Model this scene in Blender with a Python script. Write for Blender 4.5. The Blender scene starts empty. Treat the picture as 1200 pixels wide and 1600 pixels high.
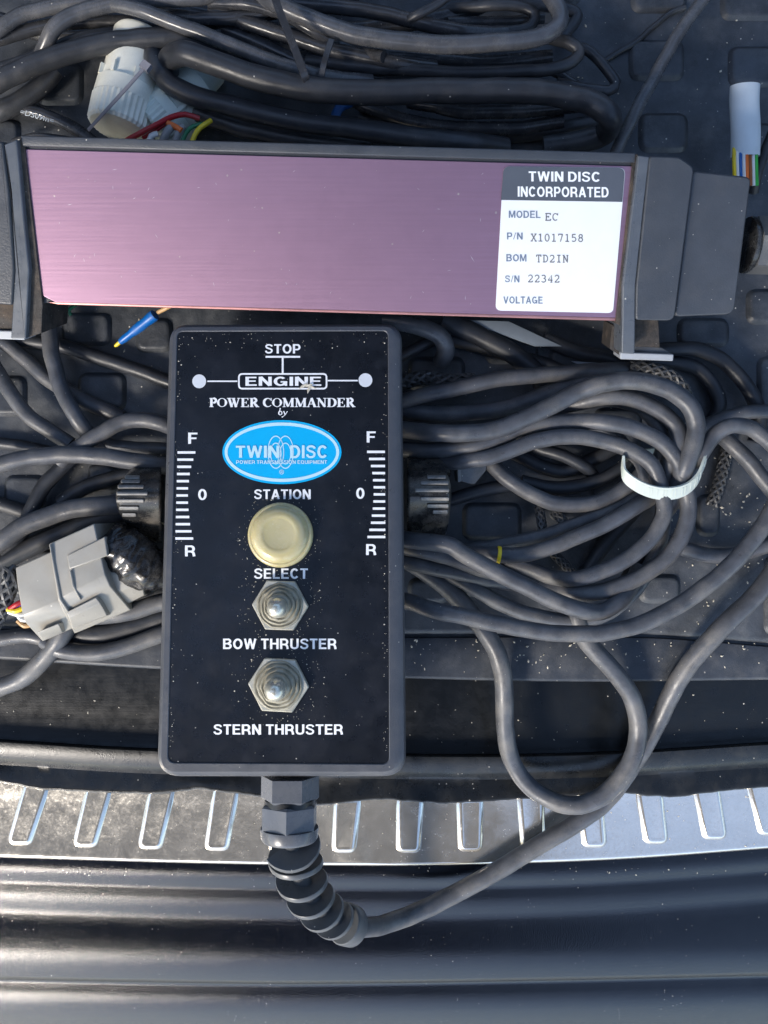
import bpy, bmesh, math, random
from mathutils import Vector, Matrix, noise
random.seed(7)
R = math.radians
scene = bpy.context.scene
COL = scene.collection
S = 0.00028            # metres per unit; one unit is about one photo pixel at the height of the cargo mat
D = 1250.0             # camera height in units

# ------------------------------------------------------------------ camera, world, sun, exposure
cam = bpy.data.cameras.new('camera')
cam.sensor_fit = 'VERTICAL'; cam.sensor_height = 32.0
cam.lens = 32.0 * D / 1600.0
cam.clip_start = 0.01; cam.clip_end = 500.0
cam_o = bpy.data.objects.new('camera', cam); COL.objects.link(cam_o)
cam_o.location = (0, 0, D * S)
scene.camera = cam_o

SUN_EL, SUN_AZ = 36.0, 222.0       # degrees; azimuth clockwise from +Y: the open side of the boot faces -Y
w = bpy.data.worlds.new('World'); scene.world = w; w.use_nodes = True
nt = w.node_tree; bg = nt.nodes['Background']
sky = nt.nodes.new('ShaderNodeTexSky'); sky.sky_type = 'NISHITA'; sky.sun_disc = False
sky.sun_elevation = R(SUN_EL); sky.sun_rotation = R(SUN_AZ)
sky.air_density = 1.0; sky.dust_density = 1.0; sky.ozone_density = 1.0
nt.links.new(sky.outputs[0], bg.inputs[0]); bg.inputs[1].default_value = 0.15
sun = bpy.data.lights.new('sun', 'SUN'); sun.energy = 1.9; sun.angle = R(12); sun.color = (1.0, 0.92, 0.82)
sun_o = bpy.data.objects.new('sun', sun); COL.objects.link(sun_o)
sd = Vector((math.sin(R(SUN_AZ)) * math.cos(R(SUN_EL)), math.cos(R(SUN_AZ)) * math.cos(R(SUN_EL)), math.sin(R(SUN_EL))))
sun_o.rotation_euler = sd.to_track_quat('Z', 'Y').to_euler(); sun_o.location = sd * 5
scene.view_settings.view_transform = 'Standard'; scene.view_settings.look = 'None'
scene.view_settings.exposure = 1.45; scene.view_settings.gamma = 1.0

# ------------------------------------------------------------------ placing things in space
def W(px, py, z):                      # photo pixel + height above the mat -> point (in units)
    k = (D - z) / D
    return Vector(((px - 600) * k, (800 - py) * k, z))

class Plane:
    def __init__(s, a, b, c):          # three (px,py,z)
        a, b, c = W(*a), W(*b), W(*c)
        s.o = a; s.u = (b - a).normalized(); s.n = (b - a).cross(c - a).normalized()
        if s.n.z < 0: s.n = -s.n
        s.v = s.n.cross(s.u)
    def hit(s, px, py, w=0.0):
        d = Vector(((px - 600) / D, (800 - py) / D, -1)); C = Vector((0, 0, D))
        t = (s.o + s.n * w - C).dot(s.n) / d.dot(s.n)
        return C + d * t

# ------------------------------------------------------------------ materials
def new_mat(name):
    m = bpy.data.materials.new(name); m.use_nodes = True
    return m, m.node_tree, m.node_tree.nodes['Principled BSDF']

def mat(name, col, rough=0.5, metal=0.0, var=0.15, vscale=30, dust=0.0, dust_col=(0.42, 0.38, 0.30), specks=0.0,
        speck_scale=0.16, grain=0.0, grain_scale=0.5, brush=None, coat=0.0, spec=0.5, trans=0.0, sss=0.0, rvar=0.08, lump=0.0,
        dust_scale=0.03, ior=1.45, bdist=1.0):
    """scales are per unit (one photo pixel): texture space = object coordinates / S"""
    m, t, b = new_mat(name); N = t.nodes.new; L = t.links.new
    tc = N('ShaderNodeTexCoord'); mp = N('ShaderNodeMapping'); mp.inputs['Scale'].default_value = (1 / S, 1 / S, 1 / S)
    oi = N('ShaderNodeObjectInfo')
    add = N('ShaderNodeVectorMath'); add.operation = 'ADD'
    L(tc.outputs['Object'], mp.inputs[0])
    mul = N('ShaderNodeVectorMath'); mul.operation = 'SCALE'; mul.inputs[3].default_value = 5000.0
    cb = N('ShaderNodeCombineXYZ'); L(oi.outputs['Random'], cb.inputs[0]); L(oi.outputs['Random'], cb.inputs[1])
    L(cb.outputs[0], mul.inputs[0]); L(mp.outputs[0], add.inputs[0]); L(mul.outputs[0], add.inputs[1])
    V = add.outputs[0]
    def tex_noise(scale, detail=4, rough_=0.6):
        n = N('ShaderNodeTexNoise'); n.inputs['Scale'].default_value = scale; n.inputs['Detail'].default_value = detail
        n.inputs['Roughness'].default_value = rough_; L(V, n.inputs['Vector']); return n.outputs['Fac']
    def ramp(src, a, b_):
        r = N('ShaderNodeMapRange'); r.inputs[1].default_value = a; r.inputs[2].default_value = b_; r.clamp = True
        L(src, r.inputs[0]); return r.outputs[0]
    def mixc(fac, c1, c2):
        x = N('ShaderNodeMix'); x.data_type = 'RGBA'
        if hasattr(fac, 'default_value') or not isinstance(fac, (int, float)): L(fac, x.inputs[0])
        else: x.inputs[0].default_value = fac
        for s_, c in ((x.inputs[6], c1), (x.inputs[7], c2)):
            if isinstance(c, tuple): s_.default_value = (*c[:3], 1)
            else: L(c, s_)
        return x.outputs[2]
    def math_(op, a, b_):
        x = N('ShaderNodeMath'); x.operation = op
        for i, q in enumerate((a, b_)):
            if isinstance(q, (int, float)): x.inputs[i].default_value = q
            else: L(q, x.inputs[i])
        return x.outputs[0]
    n1 = tex_noise(1.0 / vscale, 5)
    lo = tuple(c * (1 - var) for c in col); hi = tuple(min(1, c * (1 + var)) for c in col)
    C = mixc(ramp(n1, 0.3, 0.7), lo, hi)
    rough_s = math_('ADD', math_('MULTIPLY', ramp(tex_noise(0.05, 6), 0.3, 0.7), rvar * 2), rough - rvar)
    if dust > 0:
        dm = math_('MULTIPLY', ramp(math_('ADD', math_('MULTIPLY', tex_noise(dust_scale, 3), 0.65), math_('MULTIPLY', tex_noise(0.6, 3, 0.8), 0.35)), 0.48, 0.66), dust)
        C = mixc(dm, C, dust_col)
        rough_s = math_('ADD', rough_s, math_('MULTIPLY', dm, 0.4))
    if specks > 0:
        for sc, th in ((speck_scale, 0.14), (speck_scale * 0.45, 0.07)):
            v = N('ShaderNodeTexVoronoi'); v.inputs['Scale'].default_value = sc
            wv = N('ShaderNodeVectorMath'); wv.operation = 'ADD'
            nn = N('ShaderNodeTexNoise'); nn.inputs['Scale'].default_value = 0.7; L(V, nn.inputs['Vector'])
            L(V, wv.inputs[0]); L(nn.outputs['Color'], wv.inputs[1]); L(wv.outputs[0], v.inputs['Vector'])
            keep = N('ShaderNodeSeparateColor'); L(v.outputs['Color'], keep.inputs[0])
            small = math_('LESS_THAN', v.outputs['Distance'], math_('MULTIPLY', math_('POWER', keep.outputs[1], 2.5), th * 1.5))
            dens = math_('LESS_THAN', keep.outputs[0], math_('MULTIPLY', ramp(tex_noise(0.012, 2), 0.35, 0.65), specks))
            C = mixc(math_('MULTIPLY', math_('MULTIPLY', small, dens), math_('ADD', math_('MULTIPLY', keep.outputs[2], 0.6), 0.25)), C, (0.62, 0.58, 0.5))
    h = None
    if brush:
        mb = N('ShaderNodeMapping'); mb.inputs['Scale'].default_value = brush; L(V, mb.inputs[0])
        nb = N('ShaderNodeTexNoise'); nb.inputs['Scale'].default_value = 1.0; nb.inputs['Detail'].default_value = 6; L(mb.outputs[0], nb.inputs['Vector'])
        C = mixc(math_('MULTIPLY', ramp(nb.outputs['Fac'], 0.35, 0.75), 0.30), C, tuple(c * 0.62 for c in col))
        rough_s = math_('ADD', rough_s, math_('MULTIPLY', nb.outputs['Fac'], 0.10)); h = nb.outputs['Fac']
    L(C, b.inputs['Base Color']); L(rough_s, b.inputs['Roughness'])
    b.inputs['Metallic'].default_value = metal; b.inputs['Coat Weight'].default_value = coat; b.inputs['Coat Roughness'].default_value = 0.12
    b.inputs['Specular IOR Level'].default_value = spec; b.inputs['IOR'].default_value = ior
    b.inputs['Transmission Weight'].default_value = trans
    if sss: b.inputs['Subsurface Weight'].default_value = sss; b.inputs['Subsurface Radius'].default_value = (0.004, 0.003, 0.0015); b.inputs['Subsurface Scale'].default_value = 1.0
    if grain > 0 or lump > 0 or brush:
        parts = []
        if grain > 0: parts.append(math_('MULTIPLY', tex_noise(grain_scale, 3), grain * 0.30))
        if lump > 0: parts.append(math_('MULTIPLY', tex_noise(0.04, 2), lump * 0.5))
        if brush: parts.append(math_('MULTIPLY', h, 0.12))
        s_ = parts[0]
        for q in parts[1:]: s_ = math_('ADD', s_, q)
        bp = N('ShaderNodeBump'); bp.inputs['Strength'].default_value = 1.0; bp.inputs['Distance'].default_value = S * bdist
        L(s_, bp.inputs['Height']); L(bp.outputs[0], b.inputs['Normal'])
    return m

M = {}
M['mat'] = mat('cargo_mat_rubber', (0.042, 0.047, 0.055), 0.42, var=0.4, vscale=60, dust=0.45, dust_col=(0.13, 0.135, 0.14), specks=0.55, grain=1.6, grain_scale=0.35, lump=2.0)
M['lip'] = mat('mat_lip_rubber', (0.036, 0.041, 0.050), 0.42, var=0.2, dust=0.35, dust_col=(0.13, 0.13, 0.13), specks=0.5, grain=1.0, grain_scale=0.5)
M['trim'] = mat('sill_trim_plastic', (0.005, 0.006, 0.007), 0.30, var=0.2, dust=0.0, specks=0.15, grain=0.6, brush=(0.01, 0.3, 0.3))
M['seal'] = mat('seal_rubber', (0.009, 0.010, 0.011), 0.30, var=0.2, dust=0.04, specks=0.30, grain=0.9, grain_scale=0.4)
M['bumper'] = mat('bumper_plastic', (0.003, 0.004, 0.007), 0.12, var=0.15, vscale=120, dust=0.03, dust_col=(0.05, 0.06, 0.07), specks=0.16, speck_scale=0.3, grain=1.7, grain_scale=0.45, spec=0.62, rvar=0.04)
M['chrome'] = mat('sill_steel', (0.74, 0.70, 0.63), 0.17, metal=0.84, var=0.05, dust=0.24, dust_col=(0.36, 0.34, 0.30), specks=0.8, speck_scale=0.25, rvar=0.05, lump=0.12, grain=0.12, dust_scale=0.22)
M['grey_cable'] = mat('grey_cable_sheath', (0.066, 0.069, 0.077), 0.36, var=0.28, vscale=25, dust=0.55, dust_col=(0.17, 0.16, 0.145), specks=0.14, speck_scale=0.25, grain=0.9, grain_scale=0.5, dust_scale=0.022, rvar=0.12)
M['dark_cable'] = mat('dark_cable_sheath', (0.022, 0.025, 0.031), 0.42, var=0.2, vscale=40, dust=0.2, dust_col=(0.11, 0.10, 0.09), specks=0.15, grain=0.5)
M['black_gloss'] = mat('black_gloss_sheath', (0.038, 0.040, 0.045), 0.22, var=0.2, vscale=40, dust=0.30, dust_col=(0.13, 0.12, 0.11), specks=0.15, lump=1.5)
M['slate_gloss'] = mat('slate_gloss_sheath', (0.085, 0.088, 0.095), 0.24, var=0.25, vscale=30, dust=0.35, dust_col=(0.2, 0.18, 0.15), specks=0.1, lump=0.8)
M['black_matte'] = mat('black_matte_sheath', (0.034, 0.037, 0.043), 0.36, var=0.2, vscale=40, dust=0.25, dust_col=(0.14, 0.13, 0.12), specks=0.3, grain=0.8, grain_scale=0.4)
M['bezel'] = mat('control_box_shell', (0.066, 0.070, 0.080), 0.34, var=0.08, dust=0.18, dust_col=(0.16, 0.15, 0.14), specks=0.25, speck_scale=0.25, grain=0.9, grain_scale=0.6)
M['panel'] = mat('control_panel_film', (0.006, 0.007, 0.010), 0.30, var=0.4, vscale=60, dust=0.10, dust_col=(0.07, 0.07, 0.08), specks=0.24, speck_scale=0.28, rvar=0.06, grain=0.15, grain_scale=1.0)
M['ink'] = mat('white_panel_ink', (0.86, 0.86, 0.86), 0.4, var=0.05, vscale=12)
M['ink_grey'] = mat('grey_panel_dot', (0.68, 0.70, 0.72), 0.4, var=0.06)
M['logo_blue'] = mat('cyan_badge_ink', (0.0, 0.42, 0.78), 0.35, var=0.03)
M['logo_pale'] = mat('pale_badge_ink', (0.52, 0.76, 0.84), 0.35, var=0.03)
M['cap'] = mat('amber_button_plastic', (0.50, 0.435, 0.23), 0.24, var=0.06, coat=0.6, sss=0.5, dust=0.15, dust_col=(0.5, 0.45, 0.33), specks=0.25, speck_scale=0.3)
M['nut'] = mat('dusty_nut_metal', (0.50, 0.48, 0.40), 0.36, metal=0.35, var=0.2, vscale=12, dust=0.6, dust_col=(0.36, 0.32, 0.22), specks=0.5, speck_scale=0.3, grain=0.5)
M['boot'] = mat('dusty_rubber_boot', (0.27, 0.25, 0.19), 0.36, var=0.2, vscale=10, dust=0.5, dust_col=(0.36, 0.33, 0.25), grain=0.4)
M['tip'] = mat('toggle_tip_metal', (0.66, 0.63, 0.52), 0.26, metal=0.6, var=0.1, dust=0.3, dust_col=(0.4, 0.36, 0.26))
M['anod'] = mat('pink_anodised_metal', (0.35, 0.215, 0.295), 0.37, metal=0.75, var=0.02, vscale=140, brush=(0.006, 0.22, 0.22), specks=0.22, speck_scale=0.14, rvar=0.012)
M['anod_edge'] = mat('orange_anodised_edge', (0.50, 0.24, 0.22), 0.4, metal=0.7, var=0.15)  # lighter, more orange colour along the lower bevel of the face
M['ecu_black'] = mat('black_case_plastic', (0.050, 0.055, 0.064), 0.36, var=0.1, dust=0.12, dust_col=(0.13, 0.12, 0.11), specks=0.25, speck_scale=0.22, grain=1.2, grain_scale=0.4)
M['ecu_strip'] = mat('bracket_edge_plastic', (0.085, 0.095, 0.11), 0.30, var=0.15, dust=0.15, dust_col=(0.2, 0.2, 0.18), specks=0.2, grain=0.3)
M['foot'] = mat('foot_edge_sheen', (0.38, 0.40, 0.42), 0.38, var=0.1, dust=0.1)  # gloss on the foot lip painted in as a pale base colour
M['nick'] = mat('bare_metal_nick', (0.62, 0.55, 0.60), 0.35, metal=0.5)
M['gasket'] = mat('dusty_gasket', (0.035, 0.030, 0.026), 0.7, var=0.5, vscale=6, dust=0.6, dust_col=(0.16, 0.12, 0.09), specks=0.6, speck_scale=0.3, grain=2)
M['label'] = mat('label_paper', (0.80, 0.80, 0.79), 0.38, var=0.02)
M['label_head'] = mat('label_header_ink', (0.085, 0.095, 0.115), 0.38, var=0.05)
M['label_ink'] = mat('label_print_ink', (0.16, 0.20, 0.27), 0.5, var=0.05)
M['type_ink'] = mat('typed_ink', (0.13, 0.13, 0.14), 0.6, var=0.1)
M['ridge'] = mat('worn_ridge_sky_sheen', (0.20, 0.195, 0.185), 0.34, var=0.3, vscale=6, dust=0.4, dust_col=(0.3, 0.27, 0.22))  # worn shiny ridges; their sky reflection is painted in as paler colour
M['knob'] = mat('black_knob_plastic', (0.018, 0.018, 0.018), 0.24, var=0.2, dust=0.7, dust_col=(0.20, 0.175, 0.14), specks=0.35, speck_scale=0.3, grain=0.6)
M['gland'] = mat('gland_plastic', (0.09, 0.095, 0.105), 0.26, var=0.1, dust=0.15, dust_col=(0.2, 0.19, 0.17), specks=0.15)
M['sleeve'] = mat('spiral_sleeve_rubber', (0.085, 0.09, 0.095), 0.34, var=0.15, dust=0.2, dust_col=(0.13, 0.12, 0.10), specks=0.2)
M['plug'] = mat('grey_plug_plastic', (0.31, 0.295, 0.26), 0.34, var=0.06, dust=0.25, dust_col=(0.26, 0.22, 0.15), grain=0.4, specks=0.15)
M['tape'] = mat('black_vinyl_tape', (0.010, 0.010, 0.011), 0.22, var=0.3, lump=3.0, dust=0.25, dust_col=(0.25, 0.25, 0.24), bdist=1.6)
M['white_plastic'] = mat('cream_connector_plastic', (0.84, 0.82, 0.70), 0.42, var=0.06, dust=0.25, dust_col=(0.42, 0.40, 0.32), grain=0.2)
M['teal_plastic'] = mat('pale_connector_plastic', (0.60, 0.68, 0.63), 0.42, var=0.06, dust=0.2, grain=0.2)
M['tie_white'] = mat('nylon_tie', (0.50, 0.54, 0.48), 0.35, var=0.08, sss=0.1, dust=0.15)
M['tie_grey'] = mat('grey_nylon_tie', (0.26, 0.25, 0.27), 0.4, var=0.1)
M['sleeve_white'] = mat('pale_sleeving', (0.52, 0.58, 0.62), 0.5, var=0.05, dust=0.1)
M['hex'] = mat('grey_gland_plastic', (0.09, 0.09, 0.09), 0.35, var=0.08, dust=0.2, specks=0.2)
for n_, c_ in dict(red=(0.38, 0.012, 0.02), yellow=(0.75, 0.55, 0.02), blue=(0.0, 0.10, 0.36), green=(0.01, 0.16, 0.07), orange=(0.75, 0.16, 0.03),
                   white=(0.7, 0.7, 0.68), brown=(0.28, 0.09, 0.03), grey=(0.25, 0.25, 0.25), purple=(0.12, 0.03, 0.25), lime=(0.05, 0.42, 0.07), tan=(0.5, 0.3, 0.13)).items():
    M[n_] = mat(n_ + '_wire', c_, 0.35, var=0.08, dust=0.1)
M['pale_strip'] = mat('pale_strip', (0.17, 0.20, 0.23), 0.5, var=0.08)
M['crumb'] = mat('crumb', (0.55, 0.50, 0.40), 0.7, var=0.3, vscale=3)
M['steel_dark'] = mat('dark_bracket_steel', (0.10, 0.10, 0.10), 0.35, metal=0.6, var=0.2, dust=0.2, specks=0.2)
M['ground'] = mat('concrete_ground', (0.25, 0.26, 0.28), 0.8, var=0.15, vscale=4000)
M['lid'] = mat('tailgate_trim', (0.05, 0.05, 0.05), 0.6, var=0.1)
M['braid'] = mat('braided_loom', (0.03, 0.03, 0.03), 0.4, var=0.3, vscale=5)
M['braid_light'] = mat('braid_light_thread', (0.07, 0.07, 0.07), 0.4, var=0.3, vscale=5)

# ------------------------------------------------------------------ object builders
def tag(o, label=None, cat=None, group=None, kind=None):
    if label: o['label'] = label
    if cat: o['category'] = cat
    if group: o['group'] = group
    if kind: o['kind'] = kind
    return o

def thing(name, base, label, cat, group=None, kind=None):
    o = bpy.data.objects.new(name, None); COL.objects.link(o); o.empty_display_size = 0.005
    o.location = base * S
    return tag(o, label, cat, group, kind)

def absloc(o):
    v = Vector(o.location)
    while o.parent: o = o.parent; v += o.location
    return v

def build(name, verts, faces, m, parent=None, smooth=True, angle=38, mats=None, fmat=None, origin=None):
    vs = [Vector(v) for v in verts]
    if origin is None:
        lo = [min(v[i] for v in vs) for i in range(3)]; hi = [max(v[i] for v in vs) for i in range(3)]
        origin = Vector(((lo[0] + hi[0]) / 2, (lo[1] + hi[1]) / 2, lo[2]))
    me = bpy.data.meshes.new(name)
    me.from_pydata([((v - origin) * S)[:] for v in vs], [], faces)
    bm = bmesh.new(); bm.from_mesh(me)
    bmesh.ops.recalc_face_normals(bm, faces=bm.faces); bm.to_mesh(me); bm.free()
    for x in (mats or [m]): me.materials.append(x)
    if fmat:
        for i, f in enumerate(me.polygons): f.material_index = fmat[i]
    if smooth:
        me.shade_smooth(); me.set_sharp_from_angle(angle=R(angle))
    o = bpy.data.objects.new(name, me); COL.objects.link(o)
    if smooth and 'cable' not in name and len(faces) < 3000 and any(len(f) > 4 for f in faces):
        wn = o.modifiers.new('normals', 'WEIGHTED_NORMAL'); wn.keep_sharp = True; wn.weight = 80
    loc = origin * S
    if parent: o.parent = parent; loc = loc - absloc(parent)
    o.location = loc
    return o

class MB:                                # gathers several shapes that make one piece
    def __init__(s): s.v = []; s.f = []
    def add(s, vf):
        v, f = vf; n = len(s.v); s.v += list(v); s.f += [tuple(i + n for i in q) for q in f]; return s
    def build(s, name, m, parent=None, **k): return build(name, s.v, s.f, m, parent, **k)

def rings_mesh(rings, cap0=True, cap1=True, closed=True):
    n = len(rings[0]); v = [p for r in rings for p in r]; f = []
    for i in range(len(rings) - 1):
        for j in range(n if closed else n - 1):
            a, b = i * n + j, i * n + (j + 1) % n
            f.append((a, b, b + n, a + n))
    if cap0: f.append(tuple(range(n)))
    if cap1: f.append(tuple((len(rings) - 1) * n + j for j in range(n)))
    return v, f

def rpoly(corners, radii, seg=6):        # rounded polygon in pixel space
    out = []; n = len(corners)
    if not isinstance(radii, (list, tuple)): radii = [radii] * n
    for i in range(n):
        p, a, b = Vector(corners[i]), Vector(corners[i - 1]), Vector(corners[(i + 1) % n]); r = radii[i]
        if r <= 0: out.append(p); continue
        da, db = (a - p).normalized(), (b - p).normalized()
        th = da.angle(db); t = min(r / math.tan(th / 2), (a - p).length * .49, (b - p).length * .49)
        p0, p1 = p + da * t, p + db * t
        for k in range(seg + 1):
            q = k / seg; out.append((p0 * (1 - q) ** 2 + p * 2 * q * (1 - q) + p1 * q * q) if th > 1.9 or True else p)
    return out

def inset(poly, d):
    n = len(poly); A = sum(poly[i].x * poly[(i + 1) % n].y - poly[(i + 1) % n].x * poly[i].y for i in range(n))
    sg = 1 if A > 0 else -1; out = []
    for i in range(n):
        a = (poly[i] - poly[i - 1]); b = (poly[(i + 1) % n] - poly[i])
        a = a.normalized() if a.length > 1e-6 else b.normalized(); b = b.normalized() if b.length > 1e-6 else a
        na, nb = Vector((-a.y, a.x)) * sg, Vector((-b.y, b.x)) * sg
        m_ = na + nb; m_ = m_ / max(m_.length_squared, 0.4) * 2
        out.append(poly[i] + m_ * d)
    return out

def prism(pl, outline, w_top, w_bot, bevel=2.0, seg=3, wref=None):
    o = [Vector(p) for p in outline]; wref = w_top if wref is None else wref; rings = []
    def ring(ins, w_): return [pl.hit(p.x, p.y, wref) + pl.n * (w_ - wref) for p in (inset(o, ins) if ins else o)]
    if bevel > 0:
        for k in range(seg + 1):
            th = math.pi / 2 * k / seg
            rings.append(ring(bevel * (1 - math.sin(th)), w_top - bevel * (1 - math.cos(th))))
    else: rings.append(ring(0, w_top))
    rings.append(ring(0, w_bot))
    return rings_mesh(rings)

def catmull(pts, step=7.0):
    P = [Vector(p) for p in pts]; P = [P[0] * 2 - P[1]] + P + [P[-1] * 2 - P[-2]]; out = []
    for i in range(1, len(P) - 2):
        a, b, c, d = P[i - 1:i + 3]; n = max(2, int((c - b).length / step))
        for k in range(n):
            t = k / n
            out.append(0.5 * ((2 * b) + (c - a) * t + (2 * a - 5 * b + 4 * c - d) * t * t + (3 * b - a - 3 * c + d) * t ** 3))
    out.append(P[-2]); return out

def tube(path, r, sides=14, flat=1.0, wob=0.0, seed=0, r1=None, cap=True):
    rings = []; up = None; n = len(path)
    for i, p in enumerate(path):
        t = (path[min(i + 1, n - 1)] - path[max(i - 1, 0)]).normalized()
        if up is None: up = Vector((0, 0, 1)) if abs(t.z) < .9 else Vector((1, 0, 0))
        if flat != 1.0: up = Vector((0, 0, 1))
        s = t.cross(up).normalized(); u = s.cross(t).normalized(); up = u
        rr = r if r1 is None else r + (r1 - r) * i / (n - 1)
        if callable(r): rr = r(i / (n - 1))
        if wob: rr *= 1 + wob * noise.noise(p * 0.02 + Vector((seed, 0, 0)))
        rings.append([p + s * (math.cos(a) * rr) + u * (math.sin(a) * rr * flat) for a in (2 * math.pi * k / sides for k in range(sides))])
    return rings_mesh(rings, cap, cap)

def cable(name, pts, r, m, label, group, z=None, flat=1.0, cat='cable', parent=None, sides=14, wob=0.03):
    P = []
    for q in pts:
        zz = q[2] if len(q) > 2 else z
        P.append(W(q[0], q[1], zz))
    k = (D - (z if z is not None else pts[0][2])) / D
    path = catmull(P)
    sd_ = random.random() * 50
    path = [p + Vector((noise.noise(p * 0.012 + Vector((sd_, 0, 0))), noise.noise(p * 0.012 + Vector((0, sd_, 0))), 0)) * 2.2 + Vector((noise.noise(p * 0.045 + Vector((sd_, 5, 0))), noise.noise(p * 0.045 + Vector((7, sd_, 0))), noise.noise(p * 0.04 + Vector((7, 3, sd_)))))  * 0.9 for p in path]
    o = build(name, *tube(path, r * k, sides, flat, wob, sd_), M[m], parent, angle=60)
    if parent is None: tag(o, label, cat, group)
    return o

def lathe(c, ax, prof, seg=40, ribs=0, rib_h=0.0, cap=True, lean=None):
    ax = ax.normalized(); s = ax.cross(Vector((0, 1, 0.01))).normalized(); u = s.cross(ax).normalized(); rings = []
    for (r, h) in prof:
        ring = []
        for k in range(seg):
            a = 2 * math.pi * k / seg; rr = r
            if ribs and (k % 2 == 0): rr += rib_h
            ring.append(c + ax * h + s * (math.cos(a) * rr) + u * (math.sin(a) * rr) + (lean * h if lean else Vector()))
        rings.append(ring)
    return rings_mesh(rings, cap, cap)

def box(c, sx, sy, sz, u=Vector((1, 0, 0)), v=Vector((0, 1, 0)), n=Vector((0, 0, 1))):
    vs = [c + u * (sx / 2 * a) + v * (sy / 2 * b) + n * (sz / 2 * d) for d in (-1, 1) for a, b in ((-1, -1), (1, -1), (1, 1), (-1, 1))]
    return vs, [(0, 3, 2, 1), (4, 5, 6, 7), (0, 1, 5, 4), (1, 2, 6, 5), (2, 3, 7, 6), (3, 0, 4, 7)]

def knots(xy):
    def f(x):
        if x <= xy[0][0]:
            (x0, y0), (x1, y1) = xy[0], xy[1]
            return y0 + (x - x0) * (y1 - y0) / (x1 - x0)
        for (x0, y0), (x1, y1) in zip(xy, xy[1:]):
            if x <= x1:
                i = xy.index((x0, y0)); xm = xy[max(i - 1, 0)]; xn = xy[min(i + 2, len(xy) - 1)]
                m0 = (y1 - xm[1]) / (x1 - xm[0]); m1 = (xn[1] - y0) / (xn[0] - x0); h = x1 - x0; t = (x - x0) / h
                return (2 * t**3 - 3 * t**2 + 1) * y0 + (t**3 - 2 * t**2 + t) * h * m0 + (-2 * t**3 + 3 * t**2) * y1 + (t**3 - t**2) * h * m1
        (x0, y0), (x1, y1) = xy[-2], xy[-1]
        return y1 + (x - x1) * (y1 - y0) / (x1 - x0)
    return f

# ------------------------------------------------------------------ SETTING: mat, sill, bumper
def sheet(name, lines, m, label=None, kind='structure', x0=-700, x1=1900, dx=20, skirt=None, cat=None, parent=None, angle=50, ragged=None):
    """lines: (function px-x -> px-y, z) from far to near, lofted"""
    xs = [x0 + dx * i for i in range(int((x1 - x0) / dx) + 1)]
    rings = [[W(x, f(x), z(x) if callable(z) else z) for x in xs] for f, z in lines]
    v, f = rings_mesh(rings, False, False, closed=False)
    o = build(name, v, f, m, parent, angle=angle)
    return tag(o, label, cat, None, kind)

mat_edge = knots([(0, 1029), (245, 1044), (640, 1059), (920, 1064), (1200, 1061)])
def off(f, d): return lambda x: f(x) + d
def blend(f, g, t): return lambda x: f(x) * (1 - t) + g(x) * t
groove_y = knots([(-100, 975), (300, 985), (600, 990), (1000, 990), (1200, 1004)])
# main mat: one sheet with edge rolled down into the groove
flatc = lambda c: (lambda x: c)
cargo = sheet('cargo_mat', [(flatc(-700), 0), (flatc(0), 0), (flatc(500), 0), (off(groove_y, -8), 0), (off(groove_y, -3), -1), (groove_y, -4), (off(groove_y, 1), -12),
                            (off(groove_y, 5), -12)], M['mat'], 'black ribbed rubber cargo mat with raised square pads')
def pad(x0, y0, x1, y1, h=7, r=14, skew=0):
    pl = Plane((0, 0, 0), (1000, 0, 0), (0, 1000, 0))
    o = rpoly([(x0 + skew, y0), (x1 + skew, y0), (x1, y1), (x0, y1)], r, 5)
    rings = []
    for ins, w_ in ((7, h), (3.5, h - 0.6), (1.5, h - 2.2), (0, h * 0.35), (-3, 0.3), (-3, -2)):
        rings.append([pl.hit(p.x, p.y, 0) + pl.n * w_ for p in inset(o, ins)])
    return build('pad', *rings_mesh(rings), M['mat'], cargo, angle=60)
cw, ch = 84, 74
pads = [(988, -40, 1070, 18), (1128, -30, 1212, 30), (985, 66, 1066, 124), (1140, 76, 1230, 134), (1000, 180, 1072, 236), (1150, 196, 1236, 250),
        (60, 102, 128, 162), (-40, 190, 30, 232), (836, -40, 905, 6), (100, 492, 172, 538), (215, 500, 268, 548), (-50, 590, 40, 648), (125, 585, 195, 640),
        (10, 745, 70, 800), (140, 726, 182, 770), (640, 560, 724, 608), (725, 788, 812, 842), (1060, 500, 1136, 540), (1185, 560, 1270, 640), (1168, 455, 1250, 505),
        (1108, 780, 1125, 838), (1090, 775, 1122, 836), (760, 520, 838, 566), (860, 545, 936, 590), (860, 760, 925, 812), (1000, 900, 1060, 940),
        (1196, 870, 1290, 990), (860, 170, 930, 222), (700, 868, 770, 930), (20, 860, 90, 930), (160, 870, 240, 930), (200, 120, 270, 170), (640, 905, 700, 940),
        (1040, 400, 1110, 460), (930, 640, 1000, 700), (-130, 60, -30, 130), (1290, 100, 1370, 160), (1290, 300, 1370, 360)]
for i, (a, b, c, d) in enumerate(pads):
    if (a, b) == (1108, 780): continue
    pad(a, b, c, d)
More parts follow.
